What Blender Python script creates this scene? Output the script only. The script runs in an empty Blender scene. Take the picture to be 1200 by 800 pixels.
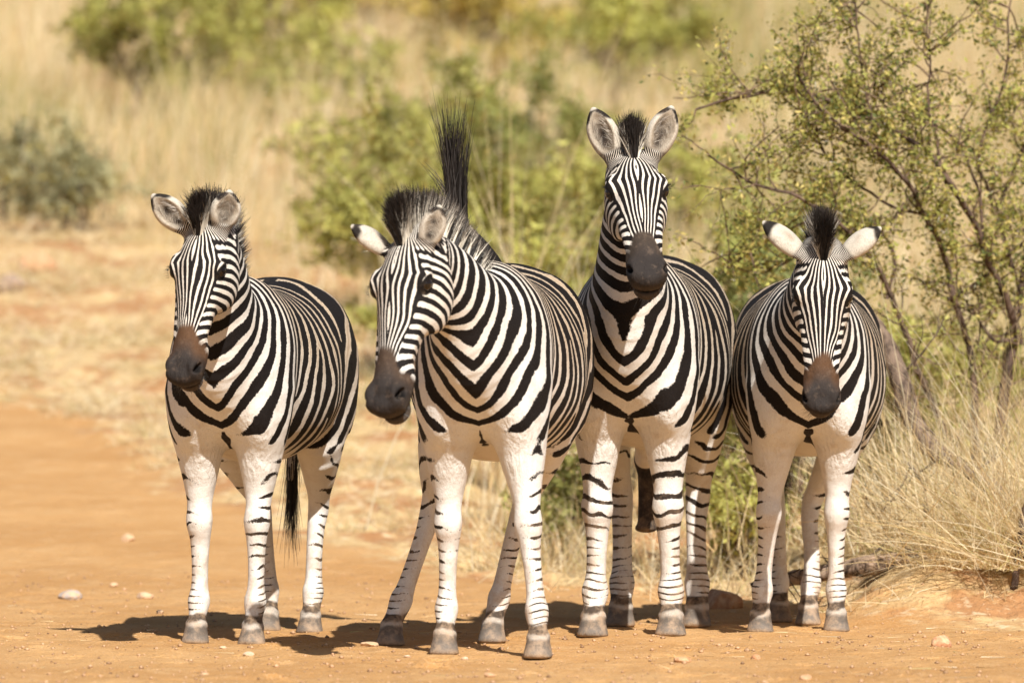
import bpy, math, random
import numpy as np
from math import radians, sin, cos, pi
from mathutils import Vector, Matrix
random.seed(7)
RNG = np.random.default_rng(7)
SC = bpy.context.scene
COL = SC.collection

# ------------------------------------------------------------------ camera, sky, sun
FPX = 7348.0            # focal length in photo pixels (1200 wide)
CAMZ, HOR = 1.0, 411.0
cam = bpy.data.cameras.new('camera'); camo = bpy.data.objects.new('camera', cam); COL.objects.link(camo)
cam.sensor_width = 36.0; cam.lens = FPX / 1200 * 36
camo.location = (0, 0, CAMZ); camo.rotation_euler = (radians(90) + math.atan(11 / FPX), 0, 0)
cam.clip_start = 0.1; cam.clip_end = 3000
cam.dof.use_dof = True; cam.dof.focus_distance = 21.6; cam.dof.aperture_fstop = 3.4
SC.camera = camo
SUN = Vector((0.30, -1.0, 1.0)).normalized()
w = bpy.data.worlds.new('World'); SC.world = w; w.use_nodes = True
nt = w.node_tree; sky = nt.nodes.new('ShaderNodeTexSky'); sky.sky_type = 'NISHITA'; sky.sun_disc = False
sky.sun_elevation = math.asin(SUN.z); sky.sun_rotation = math.atan2(SUN.x, SUN.y)
sky.air_density = 1.0; sky.dust_density = 1.5
nt.links.new(sky.outputs[0], nt.nodes['Background'].inputs[0]); nt.nodes['Background'].inputs[1].default_value = 0.05
sl = bpy.data.lights.new('sun', 'SUN'); sl.energy = 5.0; sl.angle = radians(0.5); sl.color = (1.0, 0.96, 0.89)
so = bpy.data.objects.new('sun', sl); COL.objects.link(so); so.rotation_euler = SUN.to_track_quat('Z', 'Y').to_euler(); so.location = (5, -10, 20)
SC.view_settings.view_transform = 'Standard'; SC.view_settings.look = 'None'; SC.view_settings.gamma = 1.0
SC.view_settings.exposure = 0.53

# ------------------------------------------------------------------ helpers
def px(x, y, s): return np.array([(x - 600) * s / FPX, s, CAMZ + (HOR - y) * s / FPX])
def tag(o, label=None, cat=None, group=None, kind=None):
    if label: o['label'] = label
    if cat: o['category'] = cat
    if group: o['group'] = group
    if kind: o['kind'] = kind
    return o
def smooth(a, b, x):
    t = np.clip((np.asarray(x, float) - a) / (b - a), 0, 1); return t * t * (3 - 2 * t)
def mesh_np(name, V, F, mat=None, parent=None, sm=False, attrs=None, link=True):
    """V (n,3); F (m,k) or list of such arrays; attrs: dict name -> (n,) or (n,3) or (n,4)"""
    me = bpy.data.meshes.new(name)
    Fs = F if isinstance(F, list) else [F]
    Fs = [f for f in Fs if len(f)]
    nf = sum(len(f) for f in Fs); nl = sum(f.size for f in Fs)
    me.vertices.add(len(V)); me.vertices.foreach_set('co', np.asarray(V, np.float32).ravel())
    me.loops.add(nl); me.polygons.add(nf)
    me.loops.foreach_set('vertex_index', np.concatenate([f.ravel() for f in Fs]).astype(np.int32))
    tot = np.concatenate([np.full(len(f), f.shape[1]) for f in Fs])
    st = np.concatenate([[0], np.cumsum(tot)[:-1]])
    me.polygons.foreach_set('loop_start', st.astype(np.int32)); me.polygons.foreach_set('loop_total', tot.astype(np.int32))
    me.update(calc_edges=True)
    if sm: me.polygons.foreach_set('use_smooth', np.ones(nf, bool))
    for k, a in (attrs or {}).items():
        a = np.asarray(a, np.float32)
        if a.ndim == 1:
            at = me.attributes.new(k, 'FLOAT', 'POINT'); at.data.foreach_set('value', a)
        else:
            if a.shape[1] == 3: a = np.concatenate([a, np.ones((len(a), 1), np.float32)], 1)
            at = me.attributes.new(k, 'FLOAT_COLOR', 'POINT'); at.data.foreach_set('color', a.ravel())
    if mat: me.materials.append(mat)
    o = bpy.data.objects.new(name, me)
    if link: COL.objects.link(o)
    if parent is not None: o.parent = parent
    return o
class NB:
    """small node builder"""
    def __init__(s, name):
        s.m = bpy.data.materials.new(name); s.m.use_nodes = True; s.t = s.m.node_tree; s.t.nodes.clear()
        s.out = s.t.nodes.new('ShaderNodeOutputMaterial'); s.b = s.t.nodes.new('ShaderNodeBsdfPrincipled')
        s.t.links.new(s.b.outputs[0], s.out.inputs[0])
    def set(s, i, v):
        if isinstance(v, bpy.types.NodeSocket): s.t.links.new(v, i)
        elif v is not None: i.default_value = v
    def math(s, op, a, b=None, c=None, clamp=False):
        n = s.t.nodes.new('ShaderNodeMath'); n.operation = op; n.use_clamp = clamp
        s.set(n.inputs[0], a); s.set(n.inputs[1], b); s.set(n.inputs[2], c); return n.outputs[0]
    def attr(s, name, o='Fac'):
        n = s.t.nodes.new('ShaderNodeAttribute'); n.attribute_name = name; return n.outputs[o]
    def pos(s, which='Object'): return s.t.nodes.new('ShaderNodeTexCoord').outputs[which]
    def noise(s, vec, scale, detail=3, rough=0.5, mscale=None, out=0):
        if mscale:
            mp = s.t.nodes.new('ShaderNodeMapping'); s.set(mp.inputs[0], vec); mp.inputs['Scale'].default_value = mscale; vec = mp.outputs[0]
        n = s.t.nodes.new('ShaderNodeTexNoise'); s.set(n.inputs['Vector'], vec); n.inputs['Scale'].default_value = scale
        n.inputs['Detail'].default_value = detail; n.inputs['Roughness'].default_value = rough; return n.outputs[out]
    def voro(s, vec, scale, feat='F1', out=0):
        n = s.t.nodes.new('ShaderNodeTexVoronoi'); n.feature = feat; s.set(n.inputs['Vector'], vec); n.inputs['Scale'].default_value = scale; return n.outputs[out]
    def mix(s, f, a, b, mode='MIX'):
        n = s.t.nodes.new('ShaderNodeMix'); n.data_type = 'RGBA'; n.blend_type = mode
        s.set(n.inputs[0], f)
        s.set(n.inputs[6], a if isinstance(a, bpy.types.NodeSocket) else (*a, 1)); s.set(n.inputs[7], b if isinstance(b, bpy.types.NodeSocket) else (*b, 1)); return n.outputs[2]
    def ss(s, v, a, b, lo=0.0, hi=1.0):
        n = s.t.nodes.new('ShaderNodeMapRange'); n.interpolation_type = 'SMOOTHSTEP'; s.set(n.inputs[0], v)
        s.set(n.inputs[1], a); s.set(n.inputs[2], b); n.inputs[3].default_value = lo; n.inputs[4].default_value = hi; return n.outputs[0]
    def bump(s, h, strength, dist):
        n = s.t.nodes.new('ShaderNodeBump'); s.set(n.inputs['Height'], h); n.inputs['Strength'].default_value = strength; n.inputs['Distance'].default_value = dist
        s.t.links.new(n.outputs[0], s.b.inputs['Normal'])
    def fin(s, col=None, rough=0.8, spec=0.3):
        if col is not None: s.set(s.b.inputs['Base Color'], col if isinstance(col, bpy.types.NodeSocket) else (*col, 1))
        s.set(s.b.inputs['Roughness'], rough); s.b.inputs['Specular IOR Level'].default_value = spec; return s.m

class VNoise:
    """smooth 3D value noise by numpy"""
    def __init__(s, seed): s.g = np.random.default_rng(seed).uniform(-1, 1, (32, 32, 32))
    def __call__(s, P, scale):
        Q = np.asarray(P, float) * scale + 100; i = np.floor(Q).astype(int); f = Q - i; f = f * f * (3 - 2 * f); r = 0
        for a in (0, 1):
            for b in (0, 1):
                for c in (0, 1):
                    wgt = (f[:, 0] if a else 1 - f[:, 0]) * (f[:, 1] if b else 1 - f[:, 1]) * (f[:, 2] if c else 1 - f[:, 2])
                    r = r + wgt * s.g[(i[:, 0] + a) % 32, (i[:, 1] + b) % 32, (i[:, 2] + c) % 32]
        return r
VN = VNoise(3)

# ------------------------------------------------------------------ implicit surface tools
class Swept:
    def __init__(s, pts, side, A, B, B2=None, cap=(0.5, 0.5), n=24):
        pts = np.asarray(pts, float); m = len(pts); u = np.linspace(0, 1, m); uu = np.linspace(0, 1, n)
        def rs(a):
            a = np.asarray(a, float); out = np.empty((n,) + a.shape[1:])
            af = a.reshape(m, -1); of = out.reshape(n, -1)
            tt = uu * (m - 1); i = np.clip(tt.astype(int), 0, m - 2); f = (tt - i)[:, None]
            p0 = af[np.clip(i - 1, 0, m - 1)]; p1 = af[i]; p2 = af[i + 1]; p3 = af[np.clip(i + 2, 0, m - 1)]
            of[:] = 0.5 * (2 * p1 + (p2 - p0) * f + (2 * p0 - 5 * p1 + 4 * p2 - p3) * f ** 2 + (3 * p1 - p0 - 3 * p2 + p3) * f ** 3)
            return out
        s.c = rs(pts) if m > 2 else pts[0] + (pts[1] - pts[0]) * uu[:, None]
        s.A = rs(A); s.B = rs(B); s.B2 = s.B if B2 is None else rs(B2)
        s.t = np.gradient(s.c, axis=0); s.t /= np.linalg.norm(s.t, axis=1)[:, None]
        sd = np.asarray(side, float)
        sd = np.tile(sd, (n, 1)) if sd.ndim == 1 else rs(sd)
        sd = sd - (sd * s.t).sum(1)[:, None] * s.t; sd /= np.linalg.norm(sd, axis=1)[:, None]
        s.sd = sd; s.up = np.cross(s.t, sd)
        s.cap = cap; R = max(s.A.max(), s.B.max(), s.B2.max())
        s.lo = s.c.min(0) - R; s.hi = s.c.max(0) + R; s.n = n
    def ev(s, P, full=False):
        best = np.full(len(P), 1e9); bi = np.zeros(len(P), int); bt = np.zeros(len(P))
        for i in range(s.n - 1):
            d = s.c[i + 1] - s.c[i]; L2 = d @ d
            t = ((P - s.c[i]) @ d) / L2
            tc = np.clip(t, 0, 1)
            r = P - s.c[i] - tc[:, None] * d; q = np.einsum('ij,ij->i', r, r); k = q < best
            best[k] = q[k]; bi[k] = i; bt[k] = tc[k]
        f = bt; i = bi; L = lambda a: (a[i] * (1 - f)[(...,) + (None,) * (a.ndim - 1)] + a[i + 1] * f[(...,) + (None,) * (a.ndim - 1)])
        r = P - L(s.c); u = np.einsum('ij,ij->i', r, L(s.sd)); v = np.einsum('ij,ij->i', r, L(s.up)); wv = np.einsum('ij,ij->i', r, L(s.t))
        A = L(s.A); B = np.where(v > 0, L(s.B), L(s.B2))
        end0 = (i == 0) & (f < 1e-6); end1 = (i == s.n - 2) & (f > 1 - 1e-6)
        cc = np.where(end0, s.cap[0], s.cap[1]) * (A + B) * .5
        wq = np.where(end0 | end1, wv, 0)
        q = np.sqrt((u / A) ** 2 + (v / B) ** 2 + (wq / np.maximum(cc, 1e-4)) ** 2) + 1e-9
        rr = np.sqrt(u * u + v * v + wq * wq)
        d = np.where(rr < 1e-5, -np.minimum(A, B), rr * (1 - 1 / q))
        d = np.where(q < 1, np.maximum(d, -np.minimum(A, B)), d)
        d = np.where(q < .35, -np.minimum(A, B) * (1 - q), d)
        if full: return d, (i + f) / (s.n - 1), u / A, v / B
        return d
class Ell:
    def __init__(s, c, M, r):
        s.c = np.asarray(c, float); s.M = np.asarray(M, float); s.r = np.asarray(r, float); R = s.r.max(); s.lo = s.c - R; s.hi = s.c + R
    def ev(s, P):
        q = (P - s.c) @ s.M.T / s.r; k = np.sqrt((q * q).sum(1)) + 1e-9; g = np.sqrt(((q / s.r) ** 2).sum(1)) + 1e-9
        return k * (k - 1) / g
TX = np.array([-1.40, -1.37, -1.28, -1.15, -1.0, -.85, -.65, -.45, -.28, -.15, -.05, .02, .06])
TT = np.array([1.00, 1.09, 1.20, 1.27, 1.285, 1.26, 1.235, 1.25, 1.285, 1.25, 1.18, 1.10, 1.00])
TB = np.array([.98, .93, .86, .78, .71, .65, .618, .635, .672, .710, .775, .86, .94])
TW = np.array([.03, .11, .195, .25, .270, .282, .288, .255, .208, .184, .150, .105, .03])
class Trunk:
    lo = np.array([-1.42, -.32, .56]); hi = np.array([.08, .32, 1.31])
    def __init__(s, fat=1.0): s.fat = fat; s.lo = s.lo * np.array([1, fat, 1]); s.hi = s.hi * np.array([1, fat, 1])
    def ev(s, P):
        x = np.clip(P[:, 0], TX[0], TX[-1])
        def ci(T):  # smoothed interpolation
            return (np.interp(x - .035, TX, T) + 2 * np.interp(x, TX, T) + np.interp(x + .035, TX, T)) / 4
        t, b, wd = ci(TT), ci(TB), ci(TW) * s.fat
        cz = b + .46 * (t - b); h = np.where(P[:, 2] > cz, t - cz, cz - b)
        yy = np.abs(P[:, 1]) / wd; zz = np.abs(P[:, 2] - cz) / h
        e = 2.15; q = (yy ** e + zz ** e) ** (1 / e) + 1e-6
        r = np.sqrt(P[:, 1] ** 2 + (P[:, 2] - cz) ** 2)
        d = np.where(q > .3, r * (1 - 1 / q), -.1)
        d = np.maximum(d, -.25)
        ex = np.maximum(np.maximum(TX[0] - P[:, 0], P[:, 0] - TX[-1]), 0)
        return np.where(ex > 0, np.sqrt(np.maximum(d, 0) ** 2 + ex ** 2) + .001, d)

def surface_nets(F, X, Y, Z):
    S = F < 0
    c = S[:-1, :-1, :-1].astype(np.int8)
    cnt = np.zeros(c.shape, np.int8)
    for a in (0, 1):
        for b in (0, 1):
            for d in (0, 1):
                cnt += S[a:S.shape[0] - 1 + a, b:S.shape[1] - 1 + b, d:S.shape[2] - 1 + d]
    act = (cnt > 0) & (cnt < 8)
    I, J, K = np.nonzero(act); n = len(I)
    idx = np.full(act.shape, -1, np.int32); idx[I, J, K] = np.arange(n)
    acc = np.zeros((n, 3)); num = np.zeros(n)
    cs = [(a, b, d) for a in (0, 1) for b in (0, 1) for d in (0, 1)]
    vals = {q: F[I + q[0], J + q[1], K + q[2]] for q in cs}
    poss = lambda q: np.stack([X[I + q[0]], Y[J + q[1]], Z[K + q[2]]], 1)
    for q in cs:
        for ax in range(3):
            if q[ax] == 0:
                r = list(q); r[ax] = 1; r = tuple(r); v0 = vals[q]; v1 = vals[r]; k = (v0 < 0) != (v1 < 0)
                t = np.where(k, v0 / np.where(k, v0 - v1, 1), 0)[:, None]
                p = poss(q) * (1 - t) + poss(r) * t
                acc[k] += p[k]; num[k] += 1
    V = acc / num[:, None]
    quads = []
    for ax in range(3):
        sl0 = [slice(None)] * 3; sl1 = [slice(None)] * 3; sl0[ax] = slice(0, -1); sl1[ax] = slice(1, None)
        ch = S[tuple(sl0)] != S[tuple(sl1)]
        e = list(np.nonzero(ch)); o1, o2 = (ax + 1) % 3, (ax + 2) % 3
        ok = (e[o1] > 0) & (e[o2] > 0) & (e[o1] < F.shape[o1] - 1) & (e[o2] < F.shape[o2] - 1)
        e = [q[ok] for q in e]
        def g(d1, d2):
            q = [a.copy() for a in e]; q[o1] -= d1; q[o2] -= d2; return idx[q[0], q[1], q[2]]
        Q = np.stack([g(1, 1), g(0, 1), g(0, 0), g(1, 0)], 1)
        ins = S[e[0], e[1], e[2]]
        Q[~ins] = Q[~ins][:, ::-1]
        quads.append(Q)
    return V, np.concatenate(quads)

def norm(v): v = np.asarray(v, float); return v / np.linalg.norm(v)
def strands(name, R, D, Ln, Wd, C, mat, parent, bend=None, seg=3, tipw=.15, cpow=1.0):
    """tapered hair blades. R roots, D unit dirs, Ln lengths, Wd widths, C colours (n,3) or (n,2,3) root/tip"""
    n = len(R); rnd = np.random.default_rng(n)
    sidev = np.cross(D, rnd.normal(size=(n, 3))); sidev /= np.linalg.norm(sidev, axis=1)[:, None] + 1e-9
    if bend is None: bend = rnd.normal(size=(n, 3)) * .12
    C = np.asarray(C, float)
    if C.ndim == 2: C = np.stack([C, C], 1)
    Vs, Cs = [], []
    for k in range(seg + 1):
        t = k / seg; c = R + (D * t + bend * t * t) * Ln[:, None]; wd = (Wd * ((1 - t) * (1 - tipw) + tipw) * .5)[:, None]
        Vs += [c - sidev * wd, c + sidev * wd]; tq_ = t ** cpow; cc = C[:, 0] * (1 - tq_) + C[:, 1] * tq_; Cs += [cc, cc]
    m = 2 * (seg + 1); V = np.stack(Vs, 1).reshape(-1, 3); Cc = np.stack(Cs, 1).reshape(-1, 3)
    b = np.arange(n)[:, None] * m; F = np.concatenate([np.concatenate([b + 2 * k, b + 2 * k + 1, b + 2 * k + 3, b + 2 * k + 2], 1) for k in range(seg)])
    return mesh_np(name, V, F, mat, parent, attrs={'col': Cc})

# ------------------------------------------------------------------ zebra materials
def coat_material():
    n = NB('zebra_coat'); P = n.pos()
    wob = n.noise(P, 9, 2); fine = n.noise(P, 160, 2, .6); fur = n.noise(P, 420, 2, .6, (1, 1, .35))
    d0 = n.math('MULTIPLY', n.math('SUBTRACT', wob, .5), .30)
    d1 = n.math('MULTIPLY', n.math('SUBTRACT', n.noise(P, 42, 2), .5), .10)
    tot = None
    # phase dislocations make the forked stripes of the flank
    sx = n.t.nodes.new('ShaderNodeSeparateXYZ'); n.t.links.new(P, sx.inputs[0])
    vort = None
    for (x0, z0, sg) in ((-.50, 1.02, 1), (-.86, 1.05, -1), (-.30, .86, -1), (-.62, .78, 1)):
        a = n.math('ARCTAN2', n.math('SUBTRACT', sx.outputs[2], z0), n.math('SUBTRACT', sx.outputs[0], x0))
        a = n.math('MULTIPLY', a, sg / (2 * pi)); vort = a if vort is None else n.math('ADD', vort, a)
    for nm in ('B', 'F', 'C', 'L'):
        ph = n.math('ADD', n.attr('phi' + nm), n.math('ADD', d0, d1))
        if nm == 'B': ph = n.math('ADD', ph, vort)
        c = n.math('COSINE', n.math('MULTIPLY', ph, 2 * pi)); c = n.math('MULTIPLY', c, n.attr('w' + nm))
        tot = c if tot is None else n.math('ADD', tot, c)
    edge = n.math('MULTIPLY', n.math('SUBTRACT', fine, .5), .85)
    s = n.math('ADD', n.math('SUBTRACT', tot, n.attr('bias')), edge)
    blk = n.ss(s, -.13, .13)
    phs_ = n.math('ADD', n.math('ADD', n.attr('phiB'), n.math('ADD', d0, d1)), vort); sh = n.math('MULTIPLY', n.ss(n.math('COSINE', n.math('MULTIPLY', phs_, 2 * pi)), -.80, -.98), n.math('MULTIPLY', n.attr('wB'), n.ss(n.attr('tan'), .45, .9, 0, .55)))
    white = n.mix(n.attr('tan'), (.80, .79, .76), (.62, .49, .35))
    white = n.mix(sh, white, (.34, .22, .13))
    white = n.mix(n.ss(n.noise(P, 14, 4, .65), .48, .75, 0, .42), white, (.52, .43, .34))
    white = n.mix(n.ss(n.noise(P, 90, 3, .7), .62, .74, 0, .5), white, (.30, .25, .20))
    white = n.mix(n.ss(fur, .35, .75, 0, .28), white, (.45, .38, .30))
    black = n.mix(fur, (.005, .0045, .005), (.022, .017, .015))
    c = n.mix(blk, white, black)
    ov = n.t.nodes.new('ShaderNodeAttribute'); ov.attribute_name = 'over'
    al = n.math('ADD', ov.outputs['Alpha'], n.math('MULTIPLY', n.math('SUBTRACT', n.noise(P, 60, 3), .5), .35), clamp=False)
    al = n.math('MULTIPLY', n.ss(al, .25, .75), n.math('GREATER_THAN', ov.outputs['Alpha'], .02))
    oc = n.mix(n.ss(fur, .3, .8, 0, .4), ov.outputs['Color'], (.02, .017, .015)); oc = n.mix(n.ss(n.noise(P, 35, 4, .7), .5, .75, 0, .35), oc, (.20, .14, .10))
    c = n.mix(al, c, oc)
    # dust on the lower legs
    dz = n.math('MULTIPLY', n.ss(sx.outputs[2], .1, .7, 1, 0), n.ss(n.noise(P, 20, 5, .7), .40, .70, .06, .68))
    c = n.mix(dz, c, (.50, .35, .23))
    n.bump(n.math('ADD', n.math('MULTIPLY', n.noise(P, 420, 2, .6, (1, 1, .25)), 1.0), n.math('ADD', n.math('MULTIPLY', n.noise(P, 28, 3), 1.0), n.math('ADD', n.math('MULTIPLY', n.noise(P, 7, 2), 4.0), n.math('MULTIPLY', n.math('MULTIPLY', n.noise(P, 1, 2, .5, (75, 75, 14)), n.attr('wr')), 3.5)))), .55, .006)
    return n.fin(c, .65, .10)
def hair_material():
    n = NB('hair'); return n.fin(n.attr('col', 'Color'), .55, .3)
def eye_material():
    n = NB('eye_gloss'); return n.fin((.012, .007, .004), .06, .6)

EYE = eye_material(); HAIR = hair_material(); COAT = coat_material()

def bez(p0, p1, p2, p3, n):
    t = np.linspace(0, 1, n)[:, None]; return (1 - t) ** 3 * p0 + 3 * (1 - t) ** 2 * t * p1 + 3 * (1 - t) * t * t * p2 + t ** 3 * p3

# ------------------------------------------------------------------ one zebra
def zebra(origin, theta, S, poll_px, muz_px, poll_s, nhint, hoofs, ears, label, seed, hs=1.0, fat=1.0, lw=1.0, tail='down', legdark=0.5,
          phi0=0.0, sheath=False, chest=1.0, manel=1.0, tailtip=None, neck_end=None, toward=-1, bodybias=0.0, knees=None, mz=.735, brown=.75, et=.0, ls=.86):
    rt = bpy.data.objects.new('zebra', None); COL.objects.link(rt); rt.empty_display_size = .2
    ang = -pi / 2 - theta
    rt.location = (origin[0], origin[1], -.006); rt.rotation_euler = (0, 0, ang); rt.scale = (S, S, S)
    R = np.array([[cos(ang), -sin(ang), 0], [sin(ang), cos(ang), 0], [0, 0, 1]])
    O = np.array([origin[0], origin[1], 0])
    loc = lambda P: (np.asarray(P, float) - O) @ R / S
    dl = lambda d: np.asarray(d, float) @ R
    rng = np.random.default_rng(seed); vn = VNoise(seed)
    # head frame
    L = .56 * hs
    poll = loc(px(*poll_px, poll_s))
    sc = FPX / poll_s; dx = (muz_px[0] - poll_px[0]) / sc / S; dz = -(muz_px[1] - poll_px[1]) / sc / S
    dy = toward * math.sqrt(max(L * L - dx * dx - dz * dz, 0.0009)); a = norm(dl([dx, dy, dz]))
    u = dl(nhint); u = norm(u - (u @ a) * a); v = np.cross(u, a)       # v: towards the zebra's left
    HP = lambda t, y, h: poll + a * (t * L) + v * (y * hs) + u * (h * hs)
    M = np.stack([a, v, u])
    prim = []    # (prim, blend, op)
    def add(p, k, g): prim.append((p, k, g))
    trunk = Trunk(fat); add(trunk, .02, 'T')
    # neck
    p0 = np.array([-.17, 0, .97]); ne = HP(.02, 0, -.055)
    if neck_end is None: neck_end = .5
    d3 = norm(norm(ne - p0) * 1.0 + a * .35)
    nc = bez(p0, p0 + np.array([.24, 0, .10]), ne - d3 * .22, ne, 9)
    tt = np.linspace(0, 1, 9)
    sv = np.array([0, 1., 0]) * (1 - tt[:, None]) + v * tt[:, None]
    nA = np.interp(tt, [0, .25, .5, .8, 1], [.17, .145, .108, .082, .078]) * lw
    nU = np.interp(tt, [0, .25, .5, .8, 1], [.24, .20, .150, .105, .085])
    nD = np.interp(tt, [0, .25, .5, .8, 1], [.26, .23, .155, .115, .095])
    neck = Swept(nc, sv, nA, nU, nD, cap=(.5, .6)); add(neck, .10, 'N')
    # breast and shoulders
    for sgn in (1, -1):
        add(Ell([-.07, sgn * .080, .89], np.eye(3), [.095, .075, .14]), .07, 'T')
        Mx = np.array([[.86, 0, .5], [0, 1, 0], [-.5, 0, .86]])
        add(Ell([-.18, sgn * .128, .92], Mx, [.13, .078, .25]), .06, 'T')
        add(Ell([-1.05, sgn * .15, .95], np.eye(3), [.24, .125 * fat, .26]), .07, 'T')
    # legs
    fore = [(-.160, .122, .88, .080, .125), (-.165, .112, .76, .090, .118), (-.172, .107, .66, .079, .092), (-.175, .105, .565, .060, .070), (-.17, .104, .485, .0475, .056), (-.16, .102, .425, .054, .057),
            (-.168, .10, .365, .041, .046), (-.172, .10, .28, .0335, .040), (-.172, .10, .20, .034, .042), (-.162, .10, .15, .0455, .053), (-.140, .10, .10, .035, .040), (-.124, .10, .066, .043, .047)]
    hind = [(-1.10, .14, 1.0, .12, .19), (-1.06, .165, .84, .115, .19), (-1.01, .165, .72, .095, .15), (-1.09, .15, .59, .066, .088), (-1.165, .135, .50, .045, .058), (-1.19, .128, .44, .043, .056),
            (-1.175, .122, .37, .036, .044), (-1.16, .12, .27, .0335, .039), (-1.155, .12, .19, .036, .042), (-1.145, .12, .15, .045, .051), (-1.12, .12, .10, .037, .041), (-1.10, .12, .066, .042, .046)]
    legs = []
    hz = []
    for li, (tab, sgn) in enumerate(((fore, -1), (fore, 1), (hind, -1), (hind, 1))):
        T = np.array(tab); c = T[:, :3].copy(); c[:, 1] *= sgn
        foot = c[-1].copy(); foot[0] += .015
        hp_, hs_ = hoofs[li]
        tgt = loc([(hp_ - 600) * hs_ / FPX, hs_, 0]); off = np.array([tgt[0] - foot[0], tgt[1] - foot[1], 0])
        wgt = np.clip((.80 - c[:, 2]) / .80, 0, 1) ** .9
        c += off[None] * wgt[:, None]
        if knees and knees[li]:
            kb = np.exp(-((c[:, 2] - .44) / .16) ** 2); c[:, 1] += kb * knees[li][0]; c[:, 0] += kb * knees[li][1]
        kls = np.interp(c[:, 2], [.44, .62], [ls, 1]); lg = Swept(c, [0, 1., 0], T[:, 3] * kls, T[:, 4] * kls, cap=(.4, .2), n=32); add(lg, .065 if li < 2 else .05, 'L%d' % li)
        e = c[-1]
        hoof = Swept([e + [-.0, 0, .008], e + [.012, 0, -.035], e + [.022, 0, -.068]], [0, 1., 0], np.array([.037, .047, .0555]) * (.45 + .55 * ls), np.array([.042, .055, .066]) * (.45 + .55 * ls), cap=(.3, .3), n=6); add(hoof, .014, 'L%d' % li)
        legs.append(lg); hz.append(e)
        # tendon / accessory bumps
        if li < 2: add(Ell(c[5] + [-.045, 0, .0], np.eye(3), [.022, .022, .032]), .02, 'L%d' % li)
        else: add(Ell(c[4] + [-.045, 0, .01], np.eye(3), [.022, .018, .045]), .025, 'L%d' % li)
    # head
    ts = np.array([-.06, .08, .2, .3, .42, .55, .68, .8, .9, .97])
    top = np.array([.035, .066, .078, .078, .066, .052, .043, .041, .036, .018])
    bot = np.array([-.10, -.125, -.13, -.125, -.105, -.085, -.072, -.072, -.078, -.066])
    hw = np.array([.066, .084, .092, .093, .080, .062, .052, .055, .061, .054])
    head = Swept([HP(t, 0, (p + q) / 2) for t, p, q in zip(ts, top, bot)], v, hw * hs, (top - bot) / 2 * hs, cap=(.6, .45), n=22)
    add(head, .05, 'H')
    for sgn in (1, -1):
        add(Ell(HP(.27, sgn * .058, -.072), M, np.array([.115, .043, .080]) * hs), .03, 'H')      # cheek
        add(Ell(HP(.245, sgn * .078, .031), M, np.array([.045, .026, .028]) * hs), .02, 'H')        # brow
        add(Ell(HP(.50, sgn * .050, -.004), M, np.array([.12, .016, .016]) * hs), .03, 'H')      # face ridge
        add(Ell(HP(.915, sgn * .043, .004), M, np.array([.045, .024, .034]) * hs), .02, 'H')       # nostril wing
        add(Ell(HP(.80, sgn * .040, -.035), M, np.array([.05, .020, .025]) * hs), .02, 'H')
    add(Ell(HP(.975, 0, -.004), M, np.array([.030, .040, .032]) * hs), .02, 'H')                   # upper lip
    add(Ell(HP(.945, 0, -.066), M, np.array([.040, .044, .030]) * hs), .012, 'H')                  # chin
    # ears
    ear_pr = []
    for ei, (tip_px, opn, el, ew) in enumerate(ears):      # ears[0]: zebra's right (image left)
        sgn = -1 if ei == 0 else 1
        eb = HP(et, sgn * .062, .020)
        # tip position: from pixel, depth chosen so that the ear has length el
        wb = O + R @ (eb * S); s0 = wb[1]; tp = px(*tip_px, s0); d = tp - wb; h2 = (el * S) ** 2 - d @ d
        if h2 > 0: d = d + np.array([0, math.sqrt(h2) * opn[3], 0])
        dirw = dl(d); ln = min(np.linalg.norm(dirw) / S, el * 1.15); e = norm(dirw)
        on = dl(opn[:3]); on = norm(on - (on @ e) * e); sd = norm(np.cross(on, e))
        tq = np.array([-.1, .08, .22, .4, .58, .75, .88, .97])
        wq = np.array([.026, .032, .043, .050, .050, .040, .025, .010]) * ew
        cpts = [eb + e * (t * ln) for t in tq]
        # frame: side sd, up = t x side
        out = Swept(cpts, sd, wq, wq * .62, cap=(.5, .7), n=16)
        add(out, .018, 'E')
        upv = out.up[8]; sg2 = 1 if upv @ on > 0 else -1
        cut = Swept([eb + e * (t * ln) + on * (.018 + .020 * math.sin(min(1, t) * pi)) for t in (.20, .35, .5, .65, .8, .92)], sd,
                    np.array([.020, .033, .040, .037, .027, .010]) * ew, np.array([.018, .030, .036, .034, .026, .012]) * ew, cap=(.5, .5), n=12)
        prim.append((cut, .006, 'cut')); ear_pr.append((out, cut, e, on, eb, ln, sgn, sd))
    # nostril holes and mouth
    for sgn in (1, -1):
        Mr = np.stack([norm(a * .8 + v * sgn * -.35 + u * .45), norm(v * sgn + a * .35), np.cross(norm(a * .8 + v * sgn * -.35 + u * .45), norm(v * sgn + a * .35))])
        prim.append((Ell(HP(.925, sgn * .058, .014), Mr, np.array([.024, .016, .0105]) * hs), .006, 'cut'))
    prim.append((Ell(HP(.97, 0, -.047), M, np.array([.055, .052, .0028]) * hs), .006, 'cut'))
    # tail dock
    if tail == 'down': tp_ = [[-1.33, 0, 1.16], [-1.40, 0, 1.08], [-1.43, 0, .95], [-1.43, 0, .82], [-1.42, 0, .70]]
    else: tp_ = [[-1.33, 0, 1.16], [-1.39, 0, 1.22], [-1.40, .0, 1.30], [-1.39, .0, 1.36], [-1.38, .0, 1.40]]
    if tailtip:
        q = loc(px(*tailtip)); kk = np.linspace(0, 1, 5)[:, None] ** 1.3; tp_ = np.array(tp_) + (q - np.array(tp_[-1])) * kk
    tailp = Swept(tp_, [0, 1., 0], [.034, .028, .022, .018, .012], [.034, .028, .022, .018, .012], n=12); add(tailp, .03, 'Q')
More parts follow.
